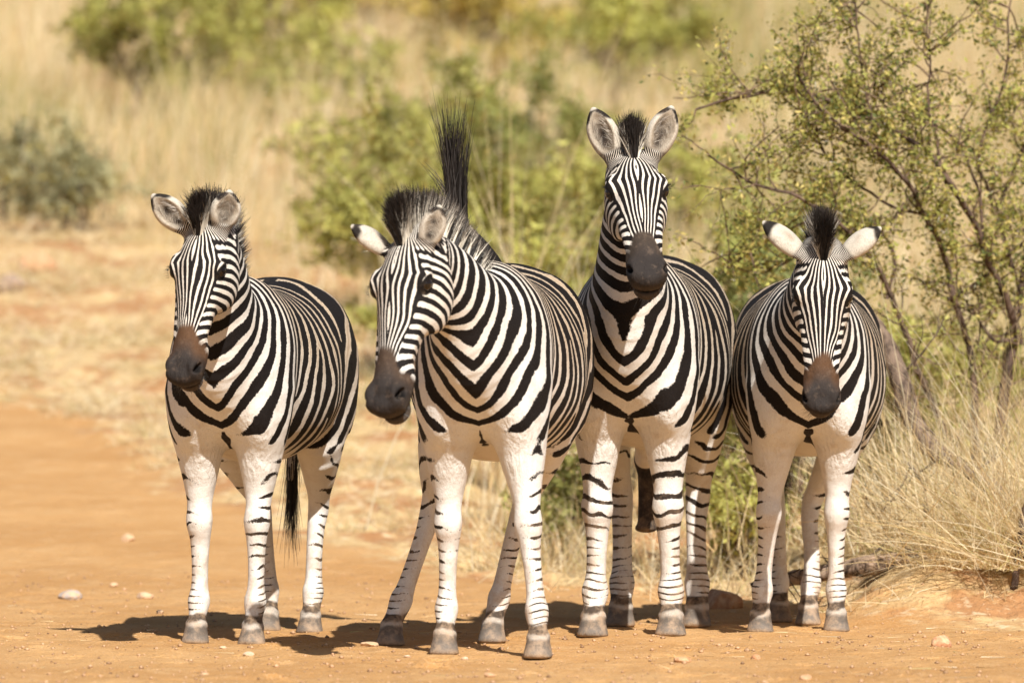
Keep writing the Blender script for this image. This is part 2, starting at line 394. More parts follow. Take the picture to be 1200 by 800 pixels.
    if sheath:
        add(Ell([-.80, 0, .585], np.eye(3), [.13, .045, .05]), .05, 'T')
        add(Swept([[-.76, .0, .58], [-.745, .0, .50], [-.735, .0, .42], [-.73, .0, .36]], [0, 1., 0], [.032, .030, .028, .030], [.032, .030, .028, .030], n=8), .03, 'P')
        add(Ell([-.73, .0, .345], np.eye(3), [.040, .040, .016]), .012, 'P')
    # grid: fine where the head is
    allp = [p for p, k, g in prim if g != 'cut']
    lo = np.min([p.lo for p in allp], 0) - .03; hi = np.max([p.hi for p in allp], 0) + .03; lo[2] = .0
    hpt = np.array([HP(t, y, h) for t in (-.1, 1.05) for y in (-.13, .13) for h in (-.16, .1)] + [p[0].lo for p in ear_pr] + [p[0].hi for p in ear_pr])
    hlo, hhi = hpt.min(0), hpt.max(0)
    def axis(k):
        x = lo[k]; out = [x]
        while x < hi[k]:
            d = max(hlo[k] - x, x - hhi[k], 0); x += min(.0046 + d * .06, .0088); out.append(x)
        return np.array(out)
    X, Y, Z = axis(0), axis(1), axis(2)
    def evalF(Pp):
        f = np.full(len(Pp), .5)
        for p, k, g in prim:
            m = np.nonzero(np.all((Pp > p.lo - k - .03) & (Pp < p.hi + k + .03), 1))[0]
            if not len(m): continue
            D = p.ev(Pp[m]); fm = f[m]
            if g == 'cut':
                D = -D; h = np.maximum(k - np.abs(fm - D), 0) / k; f[m] = np.maximum(fm, D) + h * h * k / 4
            else:
                h = np.maximum(k - np.abs(fm - D), 0) / k; f[m] = np.minimum(fm, D) - h * h * k / 4
        return f
    st4 = 4
    def pad(A_):
        r = (-(len(A_) - 1)) % st4; d = A_[-1] - A_[-2]; return np.concatenate([A_, A_[-1] + d * np.arange(1, r + 1)])
    X, Y, Z = pad(X), pad(Y), pad(Z)
    gc = np.meshgrid(X[::st4], Y[::st4], Z[::st4], indexing='ij'); Fc = evalF(np.stack([q.ravel() for q in gc], 1)).reshape(gc[0].shape)
    near = np.abs(Fc) < .042; neg = Fc < 0
    bl = np.zeros(tuple(k - 1 for k in Fc.shape), bool); cntn = np.zeros(bl.shape, int)
    for a_ in (0, 1):
        for b_ in (0, 1):
            for c_ in (0, 1):
                q = (slice(a_, a_ + bl.shape[0]), slice(b_, b_ + bl.shape[1]), slice(c_, c_ + bl.shape[2])); bl |= near[q]; cntn += neg[q]
    bl |= (cntn > 0) & (cntn < 8)
    F = np.repeat(np.repeat(np.repeat(Fc[:-1, :-1, :-1], st4, 0), st4, 1), st4, 2)
    F = np.pad(F, ((0, 1), (0, 1), (0, 1)), mode='edge').astype(np.float32)
    bf = np.zeros(F.shape, bool); bx = np.repeat(np.repeat(np.repeat(bl, st4, 0), st4, 1), st4, 2)
    for a_ in (0, 1):
        for b_ in (0, 1):
            for c_ in (0, 1): bf[a_:a_ + bx.shape[0], b_:b_ + bx.shape[1], c_:c_ + bx.shape[2]] |= bx
    ii = np.nonzero(bf); F[ii] = evalF(np.stack([X[ii[0]], Y[ii[1]], Z[ii[2]]], 1)); del bf, bx
    F[:, :, 0] = np.maximum(F[:, :, 0], .004)
    V, Q = surface_nets(F, X, Y, Z); del F
    # ---------------- attributes
    n = len(V); x, y, z = V.T
    def dist(gs):
        d = np.full(n, 9.)
        for p, k, g in prim:
            if g in gs:
                m = np.all((V > p.lo - .12) & (V < p.hi + .12), 1)
                if m.any(): d[m] = np.minimum(d[m], p.ev(V[m]))
        return d
    dT, dN, dH, dE, dQ, dP = dist(['T']), dist(['N']), dist(['H']), dist(['E']), dist(['Q']), dist(['P'])
    dLs = [dist(['L%d' % i]) for i in range(4)]; dL = np.min(dLs, 0)
    hd = V - poll; ht = hd @ a / L; hy = hd @ v / hs; hu = hd @ u / hs
    wH = 1 / (1 + np.exp(np.clip((dH - np.minimum(dN, dT) + .004) / .012, -30, 30)))
    wH = wH * (dH < .06)
    # body planes
    pl = []
    Pr = np.array([-.76, 0, .52])
    for b in np.linspace(90, 0, 10): pl.append((Pr, np.array([cos(radians(b)), 0, sin(radians(b))]), -6.6 * b / 90))
    ph = 0
    for xx in np.linspace(-.70, -.44, 5): ph = (xx + .76) / .080; pl.append((np.array([xx, 0, .9]), np.array([1., 0, 0]), ph))
    Pf = np.array([-.40, 0, 1.58]); G = 47
    for gmm in np.linspace(4, G, 9): pl.append((Pf, np.array([cos(radians(gmm)), 0, sin(radians(gmm))]), ph + gmm / G * 5.4 * chest + .4))
    ph = pl[-1][2]; nG = pl[-1][1]
    fr = neck.c; ft = neck.t; prev = None
    f0 = (fr - Pf) @ nG; st = int(np.argmax(f0 > 0)) if (f0 > 0).any() else neck.n - 3
    # phase offset so that it is continuous along the neck axis
    acc_ = ph + f0[st] / .075
    for j in range(st, neck.n):
        if j > st: acc_ += np.linalg.norm(fr[j] - fr[j - 1]) / (.055 - .015 * (j - st) / (neck.n - st))
        bl = min(1, (j - st) / 7 + .1); nn = norm(nG * (1 - bl) + ft[j] * bl); pl.append((fr[j], nn, acc_))
    fv = np.stack([(V - c) @ nn for c, nn, q in pl], 1); pos = fv > 0
    last = len(pl) - 1 - np.argmax(pos[:, ::-1], 1); none = ~pos.any(1); last[none] = 0
    i2 = np.minimum(last + 1, len(pl) - 1); phs = np.array([q for _, _, q in pl]); ar = np.arange(n)
    fa, fb = fv[ar, last], fv[ar, i2]; t = np.where(i2 > last, fa / np.where(np.abs(fa - fb) < 1e-6, 1, fa - fb), 0); t = np.clip(t, 0, 1)
    phB = phs[last] * (1 - t) + phs[i2] * t
    phB = np.where(none, -6.6 + fv[:, 0] / .07, phB); phB = np.where(last == len(pl) - 1, phs[-1] + fa / .05, phB)
    front = smooth(-.30, -.05, x) * smooth(1.35, 1.15, z)
    ay = np.abs(y)
    phB += front * .85 * np.maximum(0, 1 - ay / .12) ** 1.2 * smooth(1.25, .95, z)
    phB += .42 * vn(V, 4.5) + .20 * vn(V * [1, 1, 1] + 7, 11.0) + phi0
    # face
    wf = np.interp(ht, [-.1, .02, .12, .25, .42, .65, .75], [.016, .028, .066, .106, .074, .043, .032])
    yh = np.abs(hy) / wf; phF = .5 + 4.9 * yh ** .92 + .50 * vn(np.stack([ht * 6, hy * 22, hu * 0], 1), 1.0)
    mc = np.array([.76, 0, -.055]); rr = np.sqrt(((ht - .80) * L / hs) ** 2 + (hu + .03) ** 2 + (np.abs(hy) - .05) ** 2 * .3)
    phC = rr / .031 + .30 * vn(V, 14.0) + .6 * np.clip(hu * 6, -.5, .6) + np.sign(hy) * .1
    side = smooth(.70, .98, yh + np.clip(-(hu - .01) * 9, -.3, 1) * smooth(.1, .35, ht) * .8) * smooth(.02, .16, ht + .1 * (hu < 0))
    wC = wH * side; wF = wH * (1 - side)
    wL = smooth(.030, .012, dL) * smooth(.74, .60, z - .10 * (np.abs(y) < .0)); wL = np.clip(wL, 0, 1) * (1 - wH)
    foreleg = x > -.55
    phL = z / np.interp(z, [0, .2, .45, .8], [.017, .020, .026, .036]) + .55 * vn(V, 9.0) + .25 * vn(V, 22.0) + np.where(foreleg, 1, -1) * (x * 0 + ay * -3.5)
    wB = np.clip(1 - wH - wL, 0, 1)
    # bias: >0 more white
    bb = -.26 - .22 * smooth(-.2, -.45, x) - .30 * smooth(1.0, 1.25, z) * smooth(-.15, -.6, x) + bodybias
    bb = np.where(x > -.1, -.24 + bodybias, bb) - .14 * (smooth(1.0, 1.2, z) * (x > -.15))
    bb = bb + front * .34 * smooth(1.05, .78, z)
    bb = bb + 1.7 * smooth(.74, .66, z) * smooth(.2, .08, ay) + .35 * smooth(.80, .62, z)
    bb = bb + 1.4 * smooth(.745, .70, z) * smooth(.17, .10, ay) * smooth(-.35, -.2, x)
    lc = np.zeros(n); fw = np.zeros(n)
    for i, lg in enumerate(legs):
        m = (dLs[i] < .04) & (dLs[i] <= dL + 1e-6)
        if m.any():
            d_, t_, u_, v_ = lg.ev(V[m], True); sgn = -1 if i in (0, 2) else 1
            lc[m] = u_ * sgn; fw[m] = -v_ if True else v_
    # outward side carries more stripes, the front and the inside are white
    bl_ = 1.36 - legdark * .58 - .56 * smooth(.10, .85, lc) + .20 * smooth(-.1, -.9, lc) + .42 * vn(V, 10.0) + .22 * vn(V, 26.0) - .22 * np.exp(-((z - .17) / .05) ** 2)
    bl_ = bl_ - legdark * .35 * np.exp(-((z - .42) / .10) ** 2)
    bl_ = np.maximum(bl_, .70 - .14 * legdark)
    bias = wB * bb + wL * bl_ + wF * (-.38) + wC * (-.10)
    tan = np.clip(.30 + .6 * smooth(.85, 1.2, z) * smooth(-.05, -.4, x) + .35 * smooth(.7, 1.0, z) * smooth(-.2, -.5, x) * 1, 0, .95) * (1 - wL); tan = tan * (1 - wH) + wH * .45
    tan = tan * (1 - .85 * front * smooth(1.1, .85, z)) + .10 * wL
    over = np.zeros((n, 4))
    def paint(w_, col):
        w_ = np.clip(w_, 0, 1)[:, None]; c = np.array(col)[None]; al = over[:, 3:4]
        na = w_ + al * (1 - w_); over[:, :3] = np.where(na > 1e-4, (c * w_ + over[:, :3] * al * (1 - w_)) / np.maximum(na, 1e-4), c); over[:, 3:4] = na
    # muzzle
    mt = ht - .085 * smooth(.020, .052, np.abs(hy)) + (.69 - mz)
    paint(wH * smooth(.57, .70, mt + .04 * vn(V, 16)), (.13 * brown + .05 * (1 - brown), .062 * brown + .04 * (1 - brown), .028 * brown + .032 * (1 - brown)))
    paint(wH * smooth(.67, .82, mt), (.048, .037, .032))
    paint(wH * smooth(.80, .92, ht) * .7, (.026, .022, .021))
    paint(wH * smooth(.90, .97, ht) * smooth(.02, -.06, hu) * .8, (.10, .08, .066))
    mouth = np.exp(-((hu + .047) / .006) ** 2) * (ht > .80) * wH; paint(mouth, (.012, .01, .009))
    for sgn in (1, -1):
        nd = np.linalg.norm((V - HP(.925, sgn * .056, .014)) / (.020 * hs), axis=1); paint(wH * smooth(1.25, .7, nd), (.006, .005, .005))
        ed = hd - (HP(.285, sgn * .088, .022) - poll); el_ = np.sqrt((ed @ a / (.036 * hs)) ** 2 + (ed @ u / (.026 * hs)) ** 2 + (ed @ v / (.03 * hs)) ** 2)
        paint(smooth(1.15, .85, el_), (.012, .010, .009))
    # under-head dark
    # hooves
    hm = np.zeros(n)
    cor = .060 + .012 * vn(V, 30)
    zz = z + .010 * vn(V, 22.0) + .004 * vn(V, 60.0)
    paint(smooth(.122, .098, zz) * .9 * (dL < .03), (.045, .034, .028))
    paint(smooth(.086, .078, zz) * (dL < .03) * .9, (.58, .52, .45))
    paint(smooth(.070, .060, zz) * (dL < .03), (.12, .105, .092)); paint(smooth(.050, .025, zz) * (dL < .03) * .7, (.22, .19, .165))
    paint(smooth(.022, .004, zz) * (dL < .03) * .75, (.40, .27, .16))
    # midline blotch between the forelegs, dorsal stripe
    bw = .010 + .030 * smooth(.70, .60, z) + .012 * vn(V, 25.0)
    paint(smooth(bw + .004, bw - .004, ay) * smooth(-.30, -.22, x) * smooth(.735, .72, z + .02 * vn(V, 30)) * (dL > .004), (.02, .015, .013))
    paint(smooth(.030, .016, ay) * smooth(1.2, 1.22, z) * (x < -.45), (.015, .012, .010))
    paint(smooth(.020, .012, dP), (.022, .018, .018))
    paint(smooth(.0, -.006, dQ - np.minimum(dT, .02)) * smooth(-1.38, -1.41, x) * .5, (.05, .04, .035))
    # ears
    for (out, cut, e, on, eb, ln, sgn, sd) in ear_pr:
        m = np.all((V > out.lo - .02) & (V < out.hi + .02), 1); id_ = np.nonzero(m)[0]
        if not len(id_): continue
        d_, te, ue, ve = out.ev(V[id_], True); rel = V[id_] - eb; lt = rel @ e / ln
        wE = smooth(.014, .002, d_ + 0 * lt) * smooth(.10, .24, lt) * (dH[id_] > .004)
        dc = cut.ev(V[id_]); inside = smooth(.0045, .001, dc)
        nz = vn(V[id_], 40.0)
        back_c = np.tile([.62, .56, .47], (len(id_), 1))
        tipm = smooth(.76, .84, lt + .06 * nz + .06 * np.abs(ue)) * (1 - smooth(.93, .97, lt))
        bandm = np.clip(np.exp(-((lt - .42) / .16) ** 2) * np.exp(-(ue / .35) ** 2) * (.45 + .7 * nz), 0, 1)
        back_c = back_c * (1 - tipm[:, None]) + np.array([.02, .016, .014]) * tipm[:, None]
        back_c = back_c * (1 - .75 * bandm[:, None]) + np.array([.30, .18, .10]) * .75 * bandm[:, None]
        in_c = np.tile([.50, .43, .34], (len(id_), 1)); core = np.exp(-(ue / .42) ** 2) * smooth(.10, .3, lt) * smooth(.80, .58, lt)
        core = np.clip(core * (1.0 + .7 * nz), 0, 1)[:, None]; in_c = in_c * (1 - core) + np.array([.045, .036, .03]) * core
        c = back_c * (1 - inside[:, None]) + in_c * inside[:, None]
        over[id_, :3] = over[id_, :3] * (1 - wE[:, None]) + c * wE[:, None]; over[id_, 3] = np.maximum(over[id_, 3], wE)
    wr = smooth(.86, .74, z) * smooth(.52, .62, z) * smooth(-.35, -.22, x) * smooth(.19, .05, np.abs(ay - .05)) + wH * smooth(.8, .9, ht) * .5
    attrs = dict(wr=wr, phiB=phB, phiF=phF, phiC=phC, phiL=phL, wB=wB, wF=wF, wC=wC, wL=wL, bias=bias, tan=tan, over=over)
    mesh_np('body', V, Q, COAT, rt, True, attrs)
    # ---------------- eyes
    for sgn in (1, -1):
        c = HP(.285, sgn * .086, .021); r = .0215 * hs
        th = np.linspace(0, pi, 13); fi = np.linspace(0, 2 * pi, 25)[:-1]
        vv = np.array([[r * sin(q) * cos(f_), r * sin(q) * sin(f_), r * cos(q)] for q in th for f_ in fi]) * [1, .9, 1] @ np.eye(3) + c
        ff = np.array([[i * 24 + j, i * 24 + (j + 1) % 24, (i + 1) * 24 + (j + 1) % 24, (i + 1) * 24 + j] for i in range(12) for j in range(24)])
        mesh_np('eye', vv, ff, EYE, rt, True)
        k = 40; aa = rng.uniform(-1, 1, k); Rr = c + a[None] * (aa * .022)[:, None] * hs + u * (.014 * (1 - aa[:, None] ** 2) + .006) * hs + v * sgn * .016 * hs
        Dd = np.tile(norm(v * sgn * .9 + u * .45 + a * .2), (k, 1)) + rng.normal(0, .12, (k, 3))
        strands('eyelashes', Rr, Dd, rng.uniform(.009, .015, k), np.full(k, .0012), np.full((k, 3), .01), HAIR, rt)
    k = 260; tt_ = rng.uniform(.86, 1.0, k); yy_ = rng.uniform(-1, 1, k); Rr = np.array([HP(t_, y_ * .042, -.075 + .03 * abs(y_)) for t_, y_ in zip(tt_, yy_)]); Dd = a * .45 - u * .5 + v[None] * (yy_ * .8)[:, None] + rng.normal(0, .25, (k, 3)); Dd /= np.linalg.norm(Dd, axis=1)[:, None]
    strands('whiskers', Rr, Dd, rng.uniform(.015, .045, k), np.full(k, .0010), np.full((k, 3), .12), HAIR, rt)
    # ---------------- mane
    cr = []; cu = []
    for j in range(neck.n):
        cr.append(neck.c[j] + neck.up[j] * (neck.B[j] - .008)); cu.append(neck.up[j])
    cr = np.array(cr); cu = np.array(cu)
    keep = (cr[:, 0] - 0 > -.26) | (np.arange(neck.n) > 8); cr = cr[keep]; cu = cu[keep]
    cr = np.concatenate([cr[:-2], [HP(-.04, 0, .035), HP(.02, 0, .052), HP(.075, 0, .064)]]); cu = np.concatenate([cu[:-2], [norm(u - a * .9), norm(u - a * 1.2), norm(u - a * 1.5)]])
    k = 15000; q = np.where(rng.random(k) < .3, rng.uniform(.84, 1, k), rng.uniform(0, 1, k)) * (len(cr) - 1.001); i = q.astype(int); f = (q - i)[:, None]
    Rr = cr[i] * (1 - f) + cr[i + 1] * f; Du = cu[i] * (1 - f) + cu[i + 1] * f; Du /= np.linalg.norm(Du, axis=1)[:, None]
    frac = q / (len(cr) - 1)
    tg = np.gradient(cr, axis=0)[i]; tg /= np.linalg.norm(tg, axis=1)[:, None]
    sdv = np.cross(Du, tg); lat = rng.normal(0, .42, k).clip(-1, 1); wl = np.interp(frac, [0, .15, .8, 1], [.010, .018, .019, .012]); Rr = Rr + sdv * (lat * wl)[:, None] - Du * (np.abs(lat) * .010)[:, None]
    Ln = np.interp(frac, [0, .08, .3, .7, .9, 1], [.02, .05, .085, .105, .115, .085]) * manel * rng.uniform(.86, 1.06, k)
    Dd = Du + sdv * (lat * .26)[:, None] + tg * .10 + rng.normal(0, .042, (k, 3)); Dd /= np.linalg.norm(Dd, axis=1)[:, None]
    fr2 = np.stack([(Rr - c) @ nn for c, nn, _ in pl], 1); ps = fr2 > 0; la = len(pl) - 1 - np.argmax(ps[:, ::-1], 1); ib = np.minimum(la + 1, len(pl) - 1); ar2 = np.arange(k)
    f1, f2 = fr2[ar2, la], fr2[ar2, ib]; t2 = np.clip(np.where(ib > la, f1 / np.where(abs(f1 - f2) < 1e-6, 1, f1 - f2), 0), 0, 1)
    pm = phs[la] * (1 - t2) + phs[ib] * t2 + .42 * vn(Rr, 4.5) + .20 * vn(Rr + 7, 11.0) + phi0
    blk = (np.cos(2 * pi * pm) + rng.normal(0, .15, k) > -.1) | (frac > .86 + .03 * rng.normal(size=k))
    edge_w = (frac > .84) & (np.abs(lat) > .80); blk = blk & ~edge_w
    c0 = np.where(blk[:, None], [.018, .014, .012], [.72, .66, .56]) * rng.uniform(.7, 1.1, (k, 1)); c1 = np.where(blk[:, None], [.022, .016, .013], [.07, .045, .03]) * rng.uniform(.5, 1.2, (k, 1))
    strands('mane', Rr, Dd, Ln, np.full(k, .0045), np.stack([c0, c1], 1), HAIR, rt, seg=4, cpow=3.6)
    # ---------------- ear hair
    for (out, cut, e, on, eb, ln, sgn, sd) in ear_pr:
        k = 420; tt_ = rng.uniform(.12, .72, k); sdq = rng.choice([-1, 1], k)
        wd_ = np.interp(tt_, [0, .25, .5, .8, 1], [.026, .040, .046, .032, .01])
        Rr = eb + e * (tt_ * ln)[:, None] + sd * (sdq * wd_ * rng.uniform(.45, .92, k))[:, None] + on * .008
        Dd = e * .9 - sd * (sdq * .5)[:, None] + on * .25 + rng.normal(0, .2, (k, 3)); Dd /= np.linalg.norm(Dd, axis=1)[:, None]
        cc = np.where((rng.random(k) < .82)[:, None], [.66, .60, .52], [.08, .06, .05]) * rng.uniform(.7, 1.1, (k, 1))
        strands('ear_hair', Rr, Dd, rng.uniform(.018, .042, k), np.full(k, .0013), cc, HAIR, rt)
    # ---------------- tail tuft
    tp_ = np.array(tailp.c); k = 560 if tail == 'down' else 620
    q = rng.uniform(.45 if tail == 'down' else .86, 1, k); j = (q * (len(tp_) - 1.01)).astype(int); Rr = tp_[j] + rng.normal(0, .008, (k, 3)); td = tailp.t[j]
    if tail == 'down':
        Dd = td * .4 + np.array([0, 0, -1.]) + rng.normal(0, .045, (k, 3)); bend = np.tile([.03, 0, -.1], (k, 1)) + rng.normal(0, .05, (k, 3)); Ln = rng.uniform(.14, .34, k)
    else:
        Dd = td * .08 + np.array([0.0, .0, 1.]) + rng.normal(0, .012, (k, 3)) + np.array([0, .0, 0]); bend = rng.normal(0, .05, (k, 3)) + np.array([0, .10, 0]) * rng.choice([-.6, 1.0], (k, 1)); Ln = rng.uniform(.14, .42, k)
        m = rng.random(k) < .08; bend[m] += np.array([0, -.30, -.12]); Ln[m] *= .55; Dd[m] += np.array([0, -.10, 0])
    Dd /= np.linalg.norm(Dd, axis=1)[:, None]
    strands('tail_tuft', Rr, Dd, Ln, np.full(k, .0042 if tail == 'down' else .0042), np.array([.018, .014, .012]) * rng.uniform(.5, 2.2, (k, 1)), HAIR, rt, bend=bend, seg=5)
    tag(rt, label, 'zebra', 'zebras standing side by side on the sandy track')
    return rt


# ------------------------------------------------------------------ terrain
def road_edge(x):      # distance (world y) at which the sandy track ends
    return np.interp(x, [-12, -2.8, -.9, -.15, .8, 1.3, 2.2, 12], [46, 35.5, 28.5, 26.2, 24.2, 23.0, 22.7, 22.0])
_pr = np.random.default_rng(31); PRINTS = [(_pr.uniform(-2.1, 2.2), _pr.uniform(18.9, 24.3), _pr.uniform(.035, .055), _pr.uniform(.008, .018)) for _ in range(110)]
def terr(x, y):
    x = np.asarray(x, float); y = np.asarray(y, float)
    z = np.interp(y, [0, 24, 26, 29, 32, 36, 44, 60, 80, 100, 130, 180, 300, 900], [0, 0, .04, .19, .40, .735, 1.72, 3.69, 6.15, 8.7, 12.5, 17, 22, 30])
    z = z + .22 * smooth(22.5, 23.7, y) * smooth(1.0, 1.6, x) * (1 - smooth(26, 32, y))
    P = np.stack([x.ravel(), y.ravel(), 0 * x.ravel()], 1)
    off = smooth(-.2, .5, y - road_edge(x))
    n = VN(P, 1.3).reshape(x.shape) * .010 + VN(P + 3, 5.0).reshape(x.shape) * (.005 + .018 * off) + VN(P + 9, 14.0).reshape(x.shape) * (.005 + .016 * off)
    n2 = VN(P + 5, .45).reshape(x.shape) * .10 * off * smooth(24, 40, y)
    if x.size > 2000:
        for a_, b_, r_, h_ in PRINTS:
            m = (np.abs(x - a_) < .2) & (np.abs(y - b_) < .3)
            if m.any(): q = np.sqrt((x[m] - a_) ** 2 + ((y[m] - b_) / 1.3) ** 2) / r_; z[m] += -h_ * np.exp(-q ** 4) + h_ * .5 * np.exp(-((q - 1.35) / .3) ** 2)
    return z + n * smooth(110, 60, y) + n2
def spaced(pts):       # pts: list of (position, step)
    out = [pts[0][0]]
    P_ = np.array([p[0] for p in pts]); S_ = np.array([p[1] for p in pts])
    while out[-1] < P_[-1]: out.append(out[-1] + np.interp(out[-1], P_, S_))
    return np.array(out)
gy = spaced([(-20, 5), (14, 1), (18, .05), (19, .018), (24.5, .018), (28, .05), (40, .15), (80, .8), (200, 10), (900, 60)])
gx = spaced([(-400, 40), (-40, 4), (-6, .3), (-2.4, .018), (2.4, .018), (6, .3), (40, 4), (400, 40)])
GX, GY = np.meshgrid(gx, gy, indexing='ij'); GZ = terr(GX, GY)
ni, nj = GX.shape; I_, J_ = np.meshgrid(np.arange(ni - 1), np.arange(nj - 1), indexing='ij'); b_ = (I_ * nj + J_).ravel()
V_ = np.stack([GX.ravel(), GY.ravel(), GZ.ravel()], 1)
off_ = (GY - road_edge(GX)).ravel() + .75 * VN(V_ * [1, 1, 0], 1.1) + .35 * VN(V_ * [1, 1, 0], 4.0)
def ground_material():
    n = NB('sandy_ground'); P = n.pos()
    big = n.noise(P, .9, 4, .6); mid = n.noise(P, 6, 4, .6); fine = n.noise(P, 45, 4, .65); grit = n.noise(P, 150, 2, .7)
    road = n.mix(n.ss(big, .35, .7), (.47, .250, .092), (.55, .315, .130))
    road = n.mix(n.ss(mid, .45, .72, 0, .4), road, (.62, .40, .20))
    road = n.mix(n.ss(fine, .52, .70, 0, .5), road, (.38, .20, .095))
    road = n.mix(n.ss(grit, .56, .68, 0, .45), road, (.72, .54, .36)); road = n.mix(n.ss(n.noise(P, 110, 3, .7, (1, 1, 1)), .58, .68, 0, .45), road, (.30, .15, .07))
    bank = n.mix(n.ss(n.noise(P, 2.2, 4, .7, (1, .8, 1)), .42, .56), (.42, .215, .095), (.60, .43, .22))
    bank = n.mix(n.ss(fine, .48, .66, 0, .55), bank, (.30, .17, .085))
    bank = n.mix(n.ss(n.noise(P, 14, 3, .6), .55, .68, 0, .6), bank, (.74, .60, .40))
    c = n.mix(n.ss(n.math('ADD', n.attr('off'), n.math('MULTIPLY', n.math('SUBTRACT', n.noise(P, 7, 4, .7), .5), 2.2)), -.45, .7), road, bank)
    peb = n.voro(P, 55)
    hgt = n.math('ADD', n.math('MULTIPLY', fine, .9), n.math('ADD', n.math('MULTIPLY', grit, .35), n.math('MULTIPLY', n.ss(peb, .0, .28, 1, 0), .25)))
    hgt = n.math('ADD', hgt, n.math('MULTIPLY', mid, 1.6))
    n.bump(hgt, .7, .022)
    return n.fin(c, .95, .1)
ground = mesh_np('ground', V_, np.stack([b_, b_ + nj, b_ + nj + 1, b_ + 1], 1), ground_material(), None, True, {'off': off_})
tag(ground, 'orange sandy track and rough earth bank rising behind the zebras', 'ground', kind='structure')

# ------------------------------------------------------------------ grass and plants
def plant_material(name, trans=.35, rough=.6):
    n = NB(name); col = n.attr('col', 'Color')
    n.fin(col, rough, .2)
    tr = n.t.nodes.new('ShaderNodeBsdfTranslucent'); n.t.links.new(col, tr.inputs[0])
    mx = n.t.nodes.new('ShaderNodeMixShader'); mx.inputs[0].default_value = trans
    n.t.links.new(n.b.outputs[0], mx.inputs[1]); n.t.links.new(tr.outputs[0], mx.inputs[2]); n.t.links.new(mx.outputs[0], n.out.inputs[0])
    return n.m
STRAW = plant_material('dry_straw', .4); LEAF = plant_material('leaf', .5)
def bark_material():
    n = NB('bark'); P = n.pos()
    c = n.mix(n.ss(n.noise(P, 30, 4, .7, (1, 1, .3)), .4, .65), n.attr('col', 'Color'), (.05, .035, .028)); n.bump(n.noise(P, 60, 3, .6, (1, 1, .3)), .8, .01)
    return n.fin(c, .9, .1)
BARK = bark_material()
def blades(name, R, D, Ln, Wd, C, mat=None, parent=None, bend=None, seg=3): return strands(name, R, D, Ln, Wd, C, mat or STRAW, parent, bend, seg, .1)
def straw_cols(n, rng, pale=.5):
    a = np.array([[.78, .63, .37], [.88, .78, .56], [.66, .48, .24], [.60, .53, .24]]); k = rng.choice(4, n, p=[.40, .28 + .1 * (pale - .5), .20, .12 - .1 * (pale - .5)])
    return a[k] * rng.uniform(.75, 1.15, (n, 1))
rng = np.random.default_rng(5)
def clumped(nc, per, xr, yr, fn, spread, rng):
    """clump centres with accept function"""
    out = []
    while len(out) < nc:
        y = yr[0] + (yr[1] - yr[0]) * rng.random() ** .9; hw = y * .115 + .8; x = rng.uniform(-hw, hw) if xr is None else rng.uniform(*xr)
        if rng.random() < fn(x, y): out.append((x, y))
    c = np.repeat(np.array(out), per, 0); c = c + rng.normal(0, spread, c.shape); return c
def dens(x, y):
    p = x / y * FPX + 600
    st = np.interp(p, [0, 380, 480, 700, 1200], [44.5, 42, 34, 30, 27.5]); return float(y > st + rng.normal(0, 1.0)) * (1 - float(np.max(np.exp(-((x - SHX) / SHW) ** 2 - ((y - SHY + 1.5) / 3.0) ** 2))) * .42)
YG = (.50, .49, .15); OG = (.64, .52, .15); DG = (.32, .35, .13); GG = (.44, .42, .24); MG = (.41, .43, .14)
SHRUBS = [
    (190, 150, 54, 250, 215, YG, 'yellow green shrub at the top left with a bare brown stem below', 301, 6500),
    (85, 290, 44.3, 105, 115, GG, 'grey green shrub on the left bank, right one of its low pair', 302, 1700),
    (5, 288, 45.5, 95, 110, GG, 'grey green shrub at the left edge of the bank', 303, 1600),
    (330, 120, 57, 230, 190, YG, 'yellow green shrub at the top, between the top left shrub and the ochre one', 304, 6500),
    (440, 85, 62, 220, 170, OG, 'ochre yellow shrub at the top of the slope, above the raised tail', 305, 6000),
    (455, 330, 40, 190, 190, YG, 'pale green shrub directly behind the second zebra neck', 306, 5000),
    (580, 330, 36, 260, 290, YG, 'green shrub behind and right of the raised tail', 307, 7500),
    (690, 350, 33, 190, 250, YG, 'yellow green shrub behind the left ear of the tallest zebra', 308, 6000),
    (570, 110, 60, 220, 170, OG, 'ochre green shrub high on the slope right of the ochre yellow one', 309, 6000),
    (835, 370, 31, 230, 320, MG, 'dense green shrub between the two zebras on the right', 310, 9000),
    (940, 400, 29, 220, 300, DG, 'dark green shrub low behind the last zebra head', 311, 9000),
    (720, 90, 56, 190, 140, YG, 'pale green shrub on the slope above the tallest zebra', 312, 5000),
    (1035, 600, 27.0, 170, 230, YG, 'green shrub low beside the leaning dead tree', 313, 5000),
    (655, 600, 27.0, 90, 130, YG, 'low green shrub seen between the second and third zebra bodies', 314, 1800),
    (870, 610, 26.0, 110, 190, YG, 'low green shrub seen between the third and fourth zebra bodies', 315, 2200),
    (1130, 330, 31, 260, 190, YG, 'loose green shrub behind the upper stems of the thorn bush', 316, 4500),
    (420, 240, 46, 150, 120, YG, 'small pale green shrub on the slope left of the raised tail', 317, 2500),
    (280, 60, 66, 200, 120, OG, 'ochre green shrub at the top edge above the leftmost zebra', 318, 4500),
    (500, 215, 47, 210, 170, YG, 'wide yellow green shrub on the slope just left of the raised tail', 319, 4500),
    (640, 215, 46, 200, 170, MG, 'yellow green shrub on the slope between the raised tail and the tallest zebra', 320, 4500),
    (780, 250, 42, 220, 190, YG, 'yellow green shrub on the slope behind the right ear of the tallest zebra', 321, 5000),
    (400, 150, 54, 180, 110, YG, 'low yellow shrub on the open slope between leftmost and second zebra', 322, 2500),
    ]
